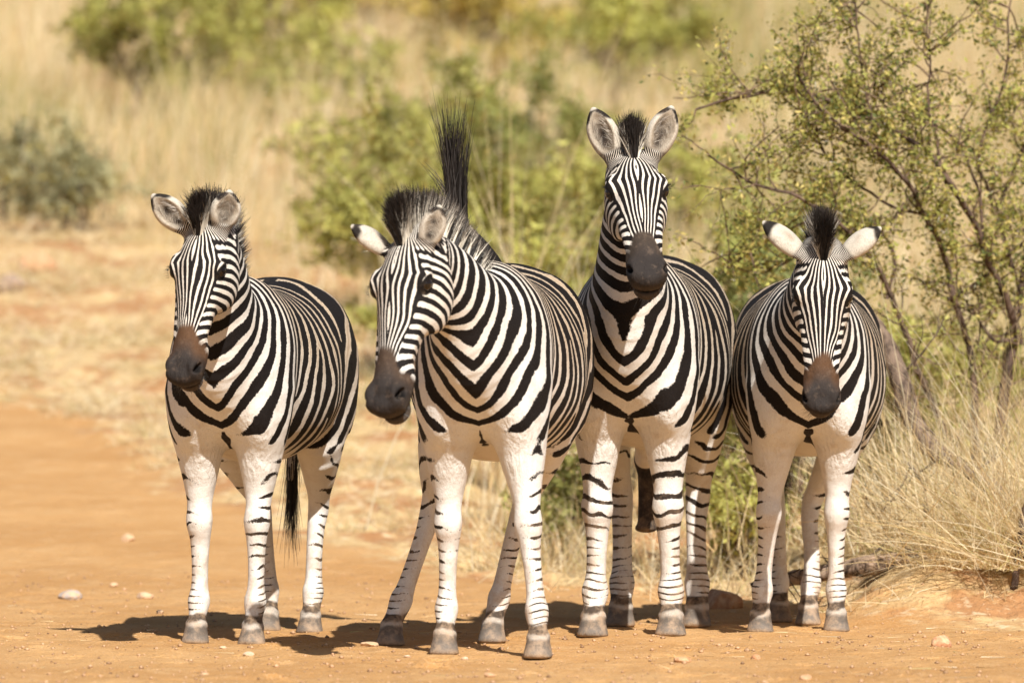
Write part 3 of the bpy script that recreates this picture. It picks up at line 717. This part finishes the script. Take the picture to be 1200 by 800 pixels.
SHX = np.array([(a[0] - 600) * a[2] / FPX for a in SHRUBS]); SHY = np.array([a[2] for a in SHRUBS]); SHW = np.array([a[3] * a[2] / FPX * .42 for a in SHRUBS])
# tall dry grass of the hillside
C_ = clumped(4300, 26, None, (27, 92), dens, .09, rng); n_ = len(C_)
ph_ = VN(np.stack([C_[:, 0], C_[:, 1], 0 * C_[:, 0]], 1), .35)
Rr = np.stack([C_[:, 0], C_[:, 1], terr(C_[:, 0], C_[:, 1]) - .02], 1)
D_ = np.stack([rng.normal(.03, .20, n_), rng.normal(0, .18, n_), np.ones(n_)], 1); D_ /= np.linalg.norm(D_, axis=1)[:, None]
near = smooth(44, 30, C_[:, 1])
cc = straw_cols(n_, rng) * (1 + .12 * ph_)[:, None]
grn = (VN(np.stack([C_[:, 0], C_[:, 1], 0 * C_[:, 0] + 4], 1), .5) + rng.normal(0, .3, n_) > .55); cc[grn] = np.array([.30, .30, .09]) * rng.uniform(.7, 1.2, (grn.sum(), 1))
o = blades('hillside_grass', Rr, D_, rng.uniform(.35, .95, n_) * (1 - .45 * near), .0045 + .00012 * C_[:, 1], cc, bend=rng.normal(0, .16, (n_, 3)) + [.05, 0, -.05])
tag(o, 'tall dry straw coloured grass covering the hillside behind the zebras', 'dry grass', kind='stuff')
# short straw tussocks and litter on the bank
def dens2(x, y):
    e = y - float(road_edge(x)); v = VN(np.array([[x, y, 2.]]), 1.6)[0]; return float(e > -.1) * min(1, .12 + max(e, 0) * .6) * float(np.clip(.28 + .9 * v, .02, 1))
C_ = clumped(5200, 22, None, (22.9, 50), dens2, .05, rng); n_ = len(C_)
Rr = np.stack([C_[:, 0], C_[:, 1], terr(C_[:, 0], C_[:, 1]) - .005], 1)
D_ = np.stack([rng.normal(0, .8, n_), rng.normal(0, .8, n_), rng.uniform(.1, .9, n_)], 1); D_ /= np.linalg.norm(D_, axis=1)[:, None]
o = blades('short_dry_grass', Rr, D_, rng.uniform(.04, .20, n_) * (1 + .9 * smooth(30, 42, C_[:, 1])), .0022 + .0001 * C_[:, 1], straw_cols(n_, rng), bend=rng.normal(0, .2, (n_, 3)) + [0, 0, -.25])
tag(o, 'short dry grass and straw litter on the earth bank', 'dry grass', kind='stuff')
# grit on the track
n_ = 4200; gxx = rng.uniform(-2.3, 2.4, n_); gyy = 18.6 + 8 * rng.random(n_) ** 1.3; keep = gyy < road_edge(gxx) + .6; gxx, gyy = gxx[keep], gyy[keep]; n_ = len(gxx)
r_ = .003 + .008 * rng.random(n_) ** 4
oc = np.array([[1, 0, 0], [-1, 0, 0], [0, 1, 0], [0, -1, 0], [0, 0, 1], [0, 0, -1.]]); of = np.array([[0, 2, 4], [2, 1, 4], [1, 3, 4], [3, 0, 4], [2, 0, 5], [1, 2, 5], [3, 1, 5], [0, 3, 5]])
vv = oc[None] * r_[:, None, None] * rng.uniform(.6, 1.3, (n_, 6, 1)) * [1, 1, .7] + np.stack([gxx, gyy, terr(gxx, gyy) + r_ * .3], 1)[:, None]
cc = np.array([.42, .25, .14]) * rng.uniform(.5, 1.35, (n_, 1)); cc = np.repeat(cc, 6, 0)
def stone_material():
    n = NB('stone'); P = n.pos(); c = n.mix(n.ss(n.noise(P, 40, 4, .6), .4, .7), n.attr('col', 'Color'), (.62, .40, .24)); n.bump(n.noise(P, 90, 3), .5, .006); return n.fin(c, .9, .15)
STONE = stone_material()
o = mesh_np('gravel', vv.reshape(-1, 3), (np.arange(n_)[:, None, None] * 6 + of[None]).reshape(-1, 3), STONE, attrs={'col': cc}); tag(o, 'fine gravel and grit scattered over the sandy track', 'gravel', kind='stuff')
C_ = np.stack([rng.uniform(-2.2, 2.4, 420), rng.uniform(18.7, 24.5, 420)], 1); C_ = C_[rng.random(420) < np.clip(.25 + .5 * C_[:, 0], .12, 1)]; n_ = len(C_)
D_ = np.stack([rng.normal(0, 1, n_), rng.normal(0, 1, n_), rng.uniform(.0, .12, n_)], 1); D_ /= np.linalg.norm(D_, axis=1)[:, None]
o = blades('straw_litter', np.stack([C_[:, 0], C_[:, 1], terr(C_[:, 0], C_[:, 1]) + .004], 1), D_, rng.uniform(.02, .12, n_), np.full(n_, .003), straw_cols(n_, rng), bend=rng.normal(0, .1, (n_, 3)) * [1, 1, .2]); tag(o, 'broken dry straws lying on the sandy track', 'straw litter', kind='stuff')
# single stones
import bmesh
def stone(p, r, col, flat, label, group, seed, cat='stone'):
    bm = bmesh.new(); bmesh.ops.create_icosphere(bm, subdivisions=3, radius=1); rg = np.random.default_rng(seed)
    pl = [(norm(rg.normal(size=3)), rg.uniform(.62, .95)) for _ in range(12)]; vs = VNoise(seed)
    for vt in bm.verts:
        c = np.array(vt.co)
        for nn, d in pl:
            k = c @ nn
            if k > d: c = c - nn * (k - d) * .9
        c *= 1 + .05 * vs(c[None], 4.0)[0]; vt.co = Vector(c * np.array([r * rg.uniform(1, 1.0), r * .9, r * flat]))
    me = bpy.data.meshes.new('stone'); bm.to_mesh(me); nv = len(me.vertices); bm.free()
    at = me.attributes.new('col', 'FLOAT_COLOR', 'POINT'); at.data.foreach_set('color', np.tile([*col, 1], nv).astype(np.float32)); me.materials.append(STONE)
    o = bpy.data.objects.new('stone', me); COL.objects.link(o); x, y = p; o.location = (x, y, float(terr(x, y)) + r * flat * .35); o.rotation_euler = (0, 0, rg.uniform(0, 6)); tag(o, label, cat, group)
def onroad(pxx, py): s = FPX / (py - HOR); return ((pxx - 600) * s / FPX, s)
for k, (sx_, sy_, rpx, col, fl, lab) in enumerate([
    (150, 671, 9, (.55, .38, .24), .7, 'pale rounded stone alone on the track, level with the leftmost zebra'),
    (170, 706, 11, (.56, .40, .27), .55, 'flat pale stone just left of the leftmost zebra shadow'),
    (84, 706, 17, (.40, .35, .32), .45, 'flat grey stone on the track, furthest left of the larger stones'),
    (134, 698, 6, (.55, .36, .22), .6, 'small tan stone between the flat grey stone and the pale stone'),
    (188, 720, 5, (.06, .05, .045), .8, 'small black stone at the tip of the leftmost shadow'),
    (292, 768, 8, (.60, .46, .33), .4, 'thin pale stone in front of the leftmost zebra front hoof'),
    (262, 761, 5, (.55, .40, .28), .5, 'tiny pale stone between the front hooves of the leftmost zebra'),
    (432, 757, 13, (.52, .36, .22), .35, 'flat tan stone beside the outer hoof of the second zebra'),
    (477, 768, 5, (.62, .50, .38), .5, 'tiny white stone between the second zebra hooves'),
    (545, 770, 5, (.60, .48, .36), .6, 'tiny pale stone right of the lowest middle hoof'),
    (800, 775, 12, (.48, .25, .12), .4, 'reddish flat stone on the sand in front of the tallest zebra'),
    (885, 771, 7, (.45, .22, .11), .8, 'small reddish stone right of the flat reddish stone'),
    (573, 795, 8, (.50, .30, .17), .5, 'tan stone at the bottom edge below the second zebra'),
    (1103, 757, 13, (.50, .25, .14), .9, 'pointed reddish stone on the sand, right of the last zebra'),
    (945, 795, 9, (.48, .28, .16), .6, 'brown stone at the bottom edge below the last zebra'),
    (240, 790, 6, (.52, .34, .2), .6, 'small brown stone at the bottom left of the track')]):
    s_ = FPX / (sy_ - HOR); stone(onroad(sx_, sy_), rpx * s_ / FPX, col, fl, lab, 'loose stones on the track', 100 + k)
for k, (x, y, r, col, lab) in enumerate([((846 - 600) * 24 / FPX, 24.0, .085, (.46, .24, .13), 'reddish boulder behind the hind leg of the tallest zebra'),
    ((905 - 600) * 23.7 / FPX, 23.7, .06, (.40, .22, .12), 'rough clod of earth behind the last zebra front hooves'),
    ((45 - 600) * 42 / FPX, 42, .14, (.50, .26, .14), 'reddish boulder on the left bank below the grey green shrub'),
    ((15 - 600) * 41 / FPX, 41, .11, (.25, .2, .17), 'grey boulder at the far left of the bank'),
    ((640 - 600) * 28 / FPX, 28, .07, (.50, .28, .15), 'reddish boulder on the bank between the second and third zebra')]): stone((x, y), r, col, .8, lab, 'boulders on the earth bank', 200 + k)

# ------------------------------------------------------------------ shrubs
def tube_np(polys, sides=5):
    """polys: list of (points (m,3), radii (m,), colour)"""
    Vs, Fs, Cs, base = [], [], [], 0
    for P, r, c in polys:
        P = np.asarray(P, float); m = len(P); t = np.gradient(P, axis=0); t /= np.linalg.norm(t, axis=1)[:, None] + 1e-9
        u = np.cross(t, [.31, .17, .93]); u /= np.linalg.norm(u, axis=1)[:, None] + 1e-9; v = np.cross(t, u)
        a = np.arange(sides) * 2 * pi / sides; ring = P[:, None] + (u[:, None] * np.cos(a)[None, :, None] + v[:, None] * np.sin(a)[None, :, None]) * np.asarray(r)[:, None, None]
        Vs.append(ring.reshape(-1, 3)); i, j = np.meshgrid(np.arange(m - 1), np.arange(sides), indexing='ij'); i, j = i.ravel(), j.ravel(); j2 = (j + 1) % sides
        Fs.append(base + np.stack([i * sides + j, i * sides + j2, (i + 1) * sides + j2, (i + 1) * sides + j], 1)); Cs.append(np.tile(c, (m * sides, 1))); base += m * sides
    return np.concatenate(Vs), np.concatenate(Fs), np.concatenate(Cs)
def leaves_np(C, size, rng, cols, aspect=.45):
    n = len(C); d = rng.normal(size=(n, 3)); d /= np.linalg.norm(d, axis=1)[:, None]; e = np.cross(d, rng.normal(size=(n, 3))); e /= np.linalg.norm(e, axis=1)[:, None]
    s = (size * rng.uniform(.6, 1.3, n))[:, None]; a = d * s; b = e * s * aspect
    V = np.stack([C - a, C - b * .9, C + a, C + b * .9], 1).reshape(-1, 3); F = np.arange(n * 4).reshape(-1, 4); return V, F, np.repeat(cols, 4, 0)
def grow(p, d, ln, r, depth, rg, polys, tips, col, up=.15, wander=.28, kids=(3, 5)):
    m = 7; P = [np.array(p, float)]; d = norm(d)
    for i in range(m - 1): d = norm(d + rg.normal(0, wander, 3) * .6 + np.array([0, 0, up * .3])); P.append(P[-1] + d * ln / (m - 1))
    P = np.array(P); rr = np.linspace(r, r * .45, m); polys.append((P, rr, col))
    if depth <= 1: tips.extend([P[i] * (1 - f) + P[i + 1] * f for i in range(1, m - 1) for f in (0, .33, .66)])
    if depth == 0: return
    for _ in range(rg.integers(*kids)):
        i = rg.integers(2, m); q = norm(d + rg.normal(0, .75, 3)); grow(P[i], q, ln * rg.uniform(.45, .75), rr[i] * .62, depth - 1, rg, polys, tips, col, up, wander, kids)
def shrub(pxx, base_py, s, wpx, hpx, leafcol, label, seed, nleaf=5200, lsize=.026, name='shrub', group='shrubs on the dry hillside', stems=6, cat='shrub', spread=.09, stemcol=(.14, .09, .06)):
    rg = np.random.default_rng(seed); x = (pxx - 600) * s / FPX; z = float(terr(x, s)); W = wpx * s / FPX; H = hpx * s / FPX
    rt = bpy.data.objects.new(name, None); COL.objects.link(rt); rt.location = (x, s, z); polys, tips = [], []; spread = .03 + .0011 * s
    for k in range(stems):
        a = rg.uniform(0, 2 * pi); tilt = rg.uniform(.1, .9) * W / max(H, .1) * .6
        grow([rg.normal(0, .04), rg.normal(0, .04), -.04], [cos(a) * tilt, sin(a) * tilt * .8, 1], H * rg.uniform(.45, .68), .012 + .012 * H, 2, rg, polys, tips, stemcol)
    V, F, C = tube_np(polys); mesh_np('stems', V, F, BARK, rt, True, {'col': C})
    tips = np.array(tips); tips = tips[(tips[:, 2] > H * .06)]; ex = np.percentile(np.abs(tips[:, 0]), 92); tips[:, 0] *= .5 * W / ex; tips[:, 2] *= H / np.percentile(tips[:, 2], 97)
    # fit the crown to the wanted size
    k = rg.integers(0, len(tips), nleaf); cl = tips[k] + rg.normal(0, spread * .55, (nleaf, 3)); cl[:, 2] = np.abs(cl[:, 2])
    nz = VNoise(seed)(cl, 3.0); lc_ = np.array(leafcol) * (1 + .5 * nz)[:, None] * rg.uniform(.7, 1.25, (nleaf, 1)); yel = rg.random(nleaf) < .15; lc_[yel] = np.array([.42, .34, .10]) * rg.uniform(.7, 1.1, (yel.sum(), 1))
    V, F, C = leaves_np(cl, lsize, rg, lc_); mesh_np('foliage', V, F, LEAF, rt, False, {'col': C})
    tag(rt, label, cat, group); return rt
for a in SHRUBS: shrub(*a[:-1], nleaf=a[-1], lsize=.010 + .0006 * a[2])

# ------------------------------------------------------------------ thorn bush at the right
def bush_pts(L, s0): return [px(x, y, s0 + ds) for x, y, ds in L]
rt = bpy.data.objects.new('thorn_bush', None); COL.objects.link(rt); rt.location = (0, 0, 0)
rg = np.random.default_rng(77); polys, tips = [], []
base = np.array([2.02, 25.6, float(terr(2.02, 25.6)) - .05])
main = [
    ([(1178, 690, .1), (1176, 600, .1), (1174, 520, .1), (1183, 460, .1), (1196, 400, .1), (1198, 350, .2), (1215, 270, .3), (1240, 180, .4)], .036),
    ([(1196, 400, .1), (1180, 345, 0), (1155, 300, -.1), (1135, 255, -.2), (1110, 215, -.3), (1085, 180, -.3), (1045, 155, -.3), (1005, 138, -.3), (950, 115, -.3), (905, 108, -.3), (860, 120, -.3), (800, 132, -.3)], .017),
    ([(1150, 680, 0), (1140, 560, 0), (1143, 470, 0), (1128, 400, 0), (1112, 350, -.1), (1105, 300, -.1), (1078, 250, -.2), (1058, 215, -.3), (1030, 185, -.4), (1000, 165, -.4), (955, 135, -.5), (925, 90, -.5)], .018),
    ([(1145, 600, 0), (1100, 490, -.1), (1070, 420, -.2), (1040, 350, -.2), (1010, 300, -.3), (975, 262, -.4), (930, 235, -.5), (880, 225, -.5), (830, 190, -.6)], .015),
    ([(1030, 185, -.4), (1026, 145, -.4), (1018, 100, -.4), (1010, 50, -.4), (1007, 0, -.4), (1006, -30, -.4)], .006),
    ([(1110, 215, -.3), (1092, 110, -.3), (1098, 60, -.3), (1094, 5, -.3)], .006),
    ([(1198, 350, .2), (1165, 250, .2), (1140, 180, .1), (1165, 110, .1), (1175, 40, .1), (1180, -20, .1)], .010),
    ([(1165, 250, .2), (1190, 200, .2), (1215, 130, .2), (1230, 60, .2)], .010),
    ([(1155, 300, -.1), (1150, 230, -.1), (1120, 170, -.1), (1080, 140, -.2), (1035, 130, -.2), (1025, 105, -.2)], .008),
    ([(1196, 400, .1), (1165, 400, 0), (1140, 360, 0), (1120, 345, 0)], .010),
    ([(1078, 250, -.2), (1030, 235, -.3), (985, 205, -.3), (960, 165, -.4), (955, 115, -.4), (935, 60, -.4)], .007),
    ([(1040, 350, -.2), (1050, 290, -.2), (1020, 245, -.3), (960, 240, -.3), (900, 265, -.4), (855, 300, -.4)], .008),
    ([(1010, 300, -.3), (1000, 265, -.3), (950, 290, -.3), (900, 320, -.3)], .006),
    ([(1112, 350, -.1), (1160, 320, 0), (1190, 290, 0), (1230, 260, 0)], .009)]
for L_, r0 in main:
    P = np.array(bush_pts(L_, 25.4)); q = np.linspace(0, len(P) - 1, len(P) * 4); i = np.minimum(q.astype(int), len(P) - 2); f = (q - i)[:, None]
    P = P[i] * (1 - f) + P[i + 1] * f; P[1:-1] = (P[:-2] + 2 * P[1:-1] + P[2:]) / 4; P += np.cumsum(rg.normal(0, .004, P.shape), 0)
    polys.append((P, np.linspace(r0, max(r0 * .3, .003), len(P)), (.15, .10, .075)))
    L2 = len(P); start = 12 if r0 > .03 else 6
    for _ in range(int(L2 * 1.0)):
        i = rg.integers(min(start, L2 - 2), L2)
        if P[i][2] < .75: continue
        d = norm(rg.normal(0, 1, 3) * [1, .8, .8] + [-.25, 0, .35]); grow(P[i], d, rg.uniform(.12, .36), .0042, 1, rg, polys, tips, (.22, .15, .10), .1, .35, (2, 4))
V, F, C = tube_np(polys); mesh_np('branches', V, F, BARK, rt, True, {'col': C})
tips = np.array(tips); n_ = 24000; tpy = HOR - (tips[:, 2] - CAMZ) * FPX / tips[:, 1]; tips = tips[(rg.random(len(tips)) < .42) & (tpy < 330 + rg.exponential(45, len(tips)))]
cen = tips[rg.integers(0, len(tips), n_)]; cl = cen + rg.normal(0, .021, (n_, 3))
lc_ = np.array([.48, .47, .13]) * rg.uniform(.6, 1.25, (n_, 1)); m = rg.random(n_) < .25; lc_[m] = np.array([.66, .54, .19]) * rg.uniform(.7, 1.2, (m.sum(), 1)); m = rg.random(n_) < .2; lc_[m] = np.array([.16, .19, .06]) * rg.uniform(.8, 1.2, (m.sum(), 1))
V, F, C = leaves_np(cl, .0125, rg, lc_, .5); mesh_np('foliage', V, F, LEAF, rt, False, {'col': C})
# white paired thorns
n_ = 900; k = rg.integers(0, len(tips), n_); D_ = rg.normal(size=(n_, 3)); D_ /= np.linalg.norm(D_, axis=1)[:, None]
strands('thorns', tips[k], D_, rg.uniform(.02, .045, n_), np.full(n_, .003), np.tile([.75, .70, .62], (n_, 1)), STRAW, rt, bend=np.zeros((n_, 3)), tipw=.1)
tag(rt, 'sparse thorn bush with tiny yellow green leaves and dark forked stems at right', 'thorn bush')
# the leaning dead trunk, the log and the dead sapling
def wood(name, L_, s0, radii, col, label, cat, twigs=0, seed=1):
    rg = np.random.default_rng(seed); P = np.array(bush_pts(L_, s0)); q = np.linspace(0, len(P) - 1, len(P) * 6); i = np.minimum(q.astype(int), len(P) - 2); f = (q - i)[:, None]
    P = P[i] * (1 - f) + P[i + 1] * f; P[1:-1] = (P[:-2] + 2 * P[1:-1] + P[2:]) / 4; r = np.interp(q, np.arange(len(radii)), radii)
    polys = [(P + rg.normal(0, .002, P.shape), r * (1 + rg.normal(0, .05, len(r))), col)]; V, F, C = tube_np(polys, 14)
    vn = VNoise(seed); ce = np.repeat(P, 14, 0); dd = V - ce; V = ce + dd * (1 + .16 * vn(V * [14, 14, 5], 1.0) + .10 * vn(V, 26.0))[:, None]
    t_, tp = [], []
    for _ in range(twigs):
        i = rg.integers(3, len(P)); grow(P[i], norm(rg.normal(0, 1, 3) + [0, 0, .5]), rg.uniform(.1, .3), .006, 1, rg, t_, tp, (.16, .12, .09))
    cap = np.array([[*range(14)][::-1], [*range(len(V) - 14, len(V))]])
    if t_:
        V2, F2, C2 = tube_np(t_); F = np.concatenate([F, F2 + len(V)]); V = np.concatenate([V, V2]); C = np.concatenate([C, C2])
    o = mesh_np(name, V, [F, cap], BARK, None, True, {'col': C}); tag(o, label, cat); return o
wood('dead_tree', [(1022, 372, .4), (1038, 400, .35), (1054, 440, .3), (1068, 490, .25), (1092, 525, .2), (1130, 548, .1), (1175, 580, 0), (1215, 650, 0)], 24.3, [.022, .036, .041, .040, .037, .034, .03, .028], (.21, .15, .11), 'thick grey brown dead tree stem leaning behind the last zebra shoulder', 'dead tree', 4, 5)
wood('fallen_log', [(880, 686, .1), (950, 674, .1), (1010, 664, 0), (1060, 656, 0), (1110, 645, 0), (1150, 632, .1)], 23.6, [.018, .03, .038, .04, .036, .025], (.36, .26, .19), 'fallen grey log lying on the bank behind the last zebra feet', 'log', 6, 6)
wood('dead_sapling', [(1082, 668, 0), (1080, 620, 0), (1086, 590, 0), (1080, 560, 0), (1062, 540, 0)], 23.9, [.009, .008, .007, .005, .003], (.13, .09, .07), 'thin dark dead sapling with forked twigs standing behind the log', 'dead sapling', 9, 8)
wood('dead_branch', [(1188, 690, 0), (1195, 640, 0), (1200, 600, 0), (1215, 560, 0)], 23.2, [.016, .014, .012, .01], (.12, .08, .06), 'dark bare branch end at the right edge among dry stalks', 'dead branch', 3, 9)
# dry grass tufts at the right
def tuft(x, y, n, rad, hmin, hmax, lean, label, seed, w_=.0038, group='dry grass tufts on the right bank', spread=.45, mat_frac=.4):
    rg = np.random.default_rng(seed); z0 = float(terr(x, y)); R0 = np.stack([rg.normal(0, rad, n), rg.normal(0, rad * .8, n), np.full(n, -.02)], 1)
    D_ = np.stack([rg.normal(lean[0], spread, n), rg.normal(lean[1], spread * .7, n), rg.uniform(.6, 1.2, n)], 1); Ln = rg.uniform(hmin, hmax, n); m = rg.random(n) < mat_frac; D_[m, 2] *= .35; Ln[m] *= .6
    D_ /= np.linalg.norm(D_, axis=1)[:, None]
    cc = straw_cols(n, rg, .7); o = blades('grass_tuft', R0, D_, Ln, np.full(n, w_), cc, bend=rg.normal(0, .22, (n, 3)) + [lean[0] * .3, 0, -.22], seg=6)
    o.location = (x, y, z0); tag(o, label, 'grass tuft', group); return o
tuft(1.98, 23.4, 1900, .20, .25, 1.05, (-.22, -.15), 'largest dry grass tuft, spilling over the sand at the right edge', 401)
tuft(1.72, 23.6, 330, .10, .25, .80, (-.28, -.1), 'dry grass tuft with long stalks leaning left over the log', 402)
tuft(1.58, 24.2, 240, .12, .5, 1.3, (-.15, 0), 'tuft of tall thin stalks between the dead tree and thorn bush', 403, spread=.28, mat_frac=.2, w_=.005)
tuft(2.0, 24.9, 520, .22, .5, 1.2, (-.15, 0), 'tall dry tuft at the foot of the dark forked thorn trunk', 404, spread=.3, mat_frac=.2, w_=.005)
tuft(.10, 29.0, 110, .25, .7, 1.9, (.05, 0), 'tall pale stalks standing between the second and third zebra', 405, spread=.10, mat_frac=0, w_=.009, group='tall stalks behind the zebras')
tuft(.02, 30.5, 90, .05, 1.3, 2.3, (-.02, 0), 'tallest pale stalks rising to the top edge behind the raised tail', 406, spread=.05, mat_frac=0, w_=.010, group='tall stalks behind the zebras')
tuft(.30, 28.0, 90, .07, .8, 1.6, (.0, 0), 'pale stalks standing behind the neck of the tallest zebra', 411, spread=.10, mat_frac=0, w_=.009, group='tall stalks behind the zebras')
tuft(.95, 24.9, 260, .2, .1, .40, (0, 0), 'low dry tuft behind the legs of the last two zebras', 407, w_=.004)
tuft(1.42, 25.4, 420, .25, .3, .9, (0, 0), 'loose dry tuft right of the last zebra, in front of a green shrub', 408, w_=.005, spread=.35, mat_frac=.2)
tuft(.78, 25.9, 320, .22, .2, .7, (0, 0), 'dry tuft between the third and fourth zebra legs', 409, w_=.005, spread=.35, mat_frac=.2)
tuft(.15, 26.6, 360, .15, .2, .6, (0, 0), 'dry tuft between the second and third zebra legs', 410, w_=.005, spread=.35, mat_frac=.2)


# ------------------------------------------------------------------ the four zebras
# hoofs: fore right (image left), fore left, hind right, hind left : (photo x, distance)
zebra((-.990, 21.33), radians(8.5), .99, (243, 270), (217, 444), 21.0, (-.42, -1, .15),
      [(229, 21.50), (295, 21.40), (316, 22.46), (363, 22.30)],
      [((178, 226), (-.35, -1, .1, -.3), .19, 1.0), ((270, 221), (.35, -1, .1, -.3), .18, 1.05)],
      'leftmost zebra of the row, body angled right, black tail hanging between its hind legs', 11, hs=.98, legdark=.35, tailtip=(341, 560, 22.7), phi0=.2, chest=1.5)
zebra((-.11, 20.55), radians(5), 1.02, (484, 284), (452, 478), 20.15, (-.62, -1, .12),
      [(520, 20.74), (633, 20.50), (450, 21.36), (572, 21.60)],
      [((411, 262), (-.6, .6, -.6, -.3), .175, .85), ((516, 238), (.15, -1, .1, -.25), .17, .82)],
      'second zebra from the left, black tail flicked straight up behind its mane', 23, hs=1.06, legdark=.35, fat=1.02, tail='up', tailtip=(524, 250, 21.9), phi0=.55, manel=1.15, chest=1.5, et=.055, brown=.3)
zebra((.405, 21.92), radians(6), 1.06, (741, 190), (757, 329), 21.55, (.06, -1, .45),
      [(694, 22.05), (787, 22.10), (727, 22.85), (817, 22.80)],
      [((694, 124), (-.25, -1, .1, -.3), .20, 1.0), ((788, 122), (.25, -1, .1, -.3), .20, 1.0)],
      'tallest zebra, third from the left, head raised high with both ears pricked up', 37, hs=.98, legdark=.88, sheath=True, phi0=.1, chest=1.45, mz=.72, brown=.1, ls=1.0)
zebra((1.050, 22.22), radians(2.5), 1.0, (964, 296), (960, 478), 21.75, (0, -1, .08),
      [(889, 22.36), (980, 22.42), (914, 23.2), (944, 22.95)],
      [((893, 257), (-.2, .8, -.75, -.15), .175, .92), ((1033, 264), (.2, .8, -.75, -.15), .175, .92)],
      'rightmost zebra by the thorn bush, head lowered and ears stuck out sideways', 53, hs=1.0, legdark=.30, phi0=.8, bodybias=-.05, chest=1.45, et=.03, tailtip=(905, 560, 23.7), knees=[None, None, None, (-.05, 0)])
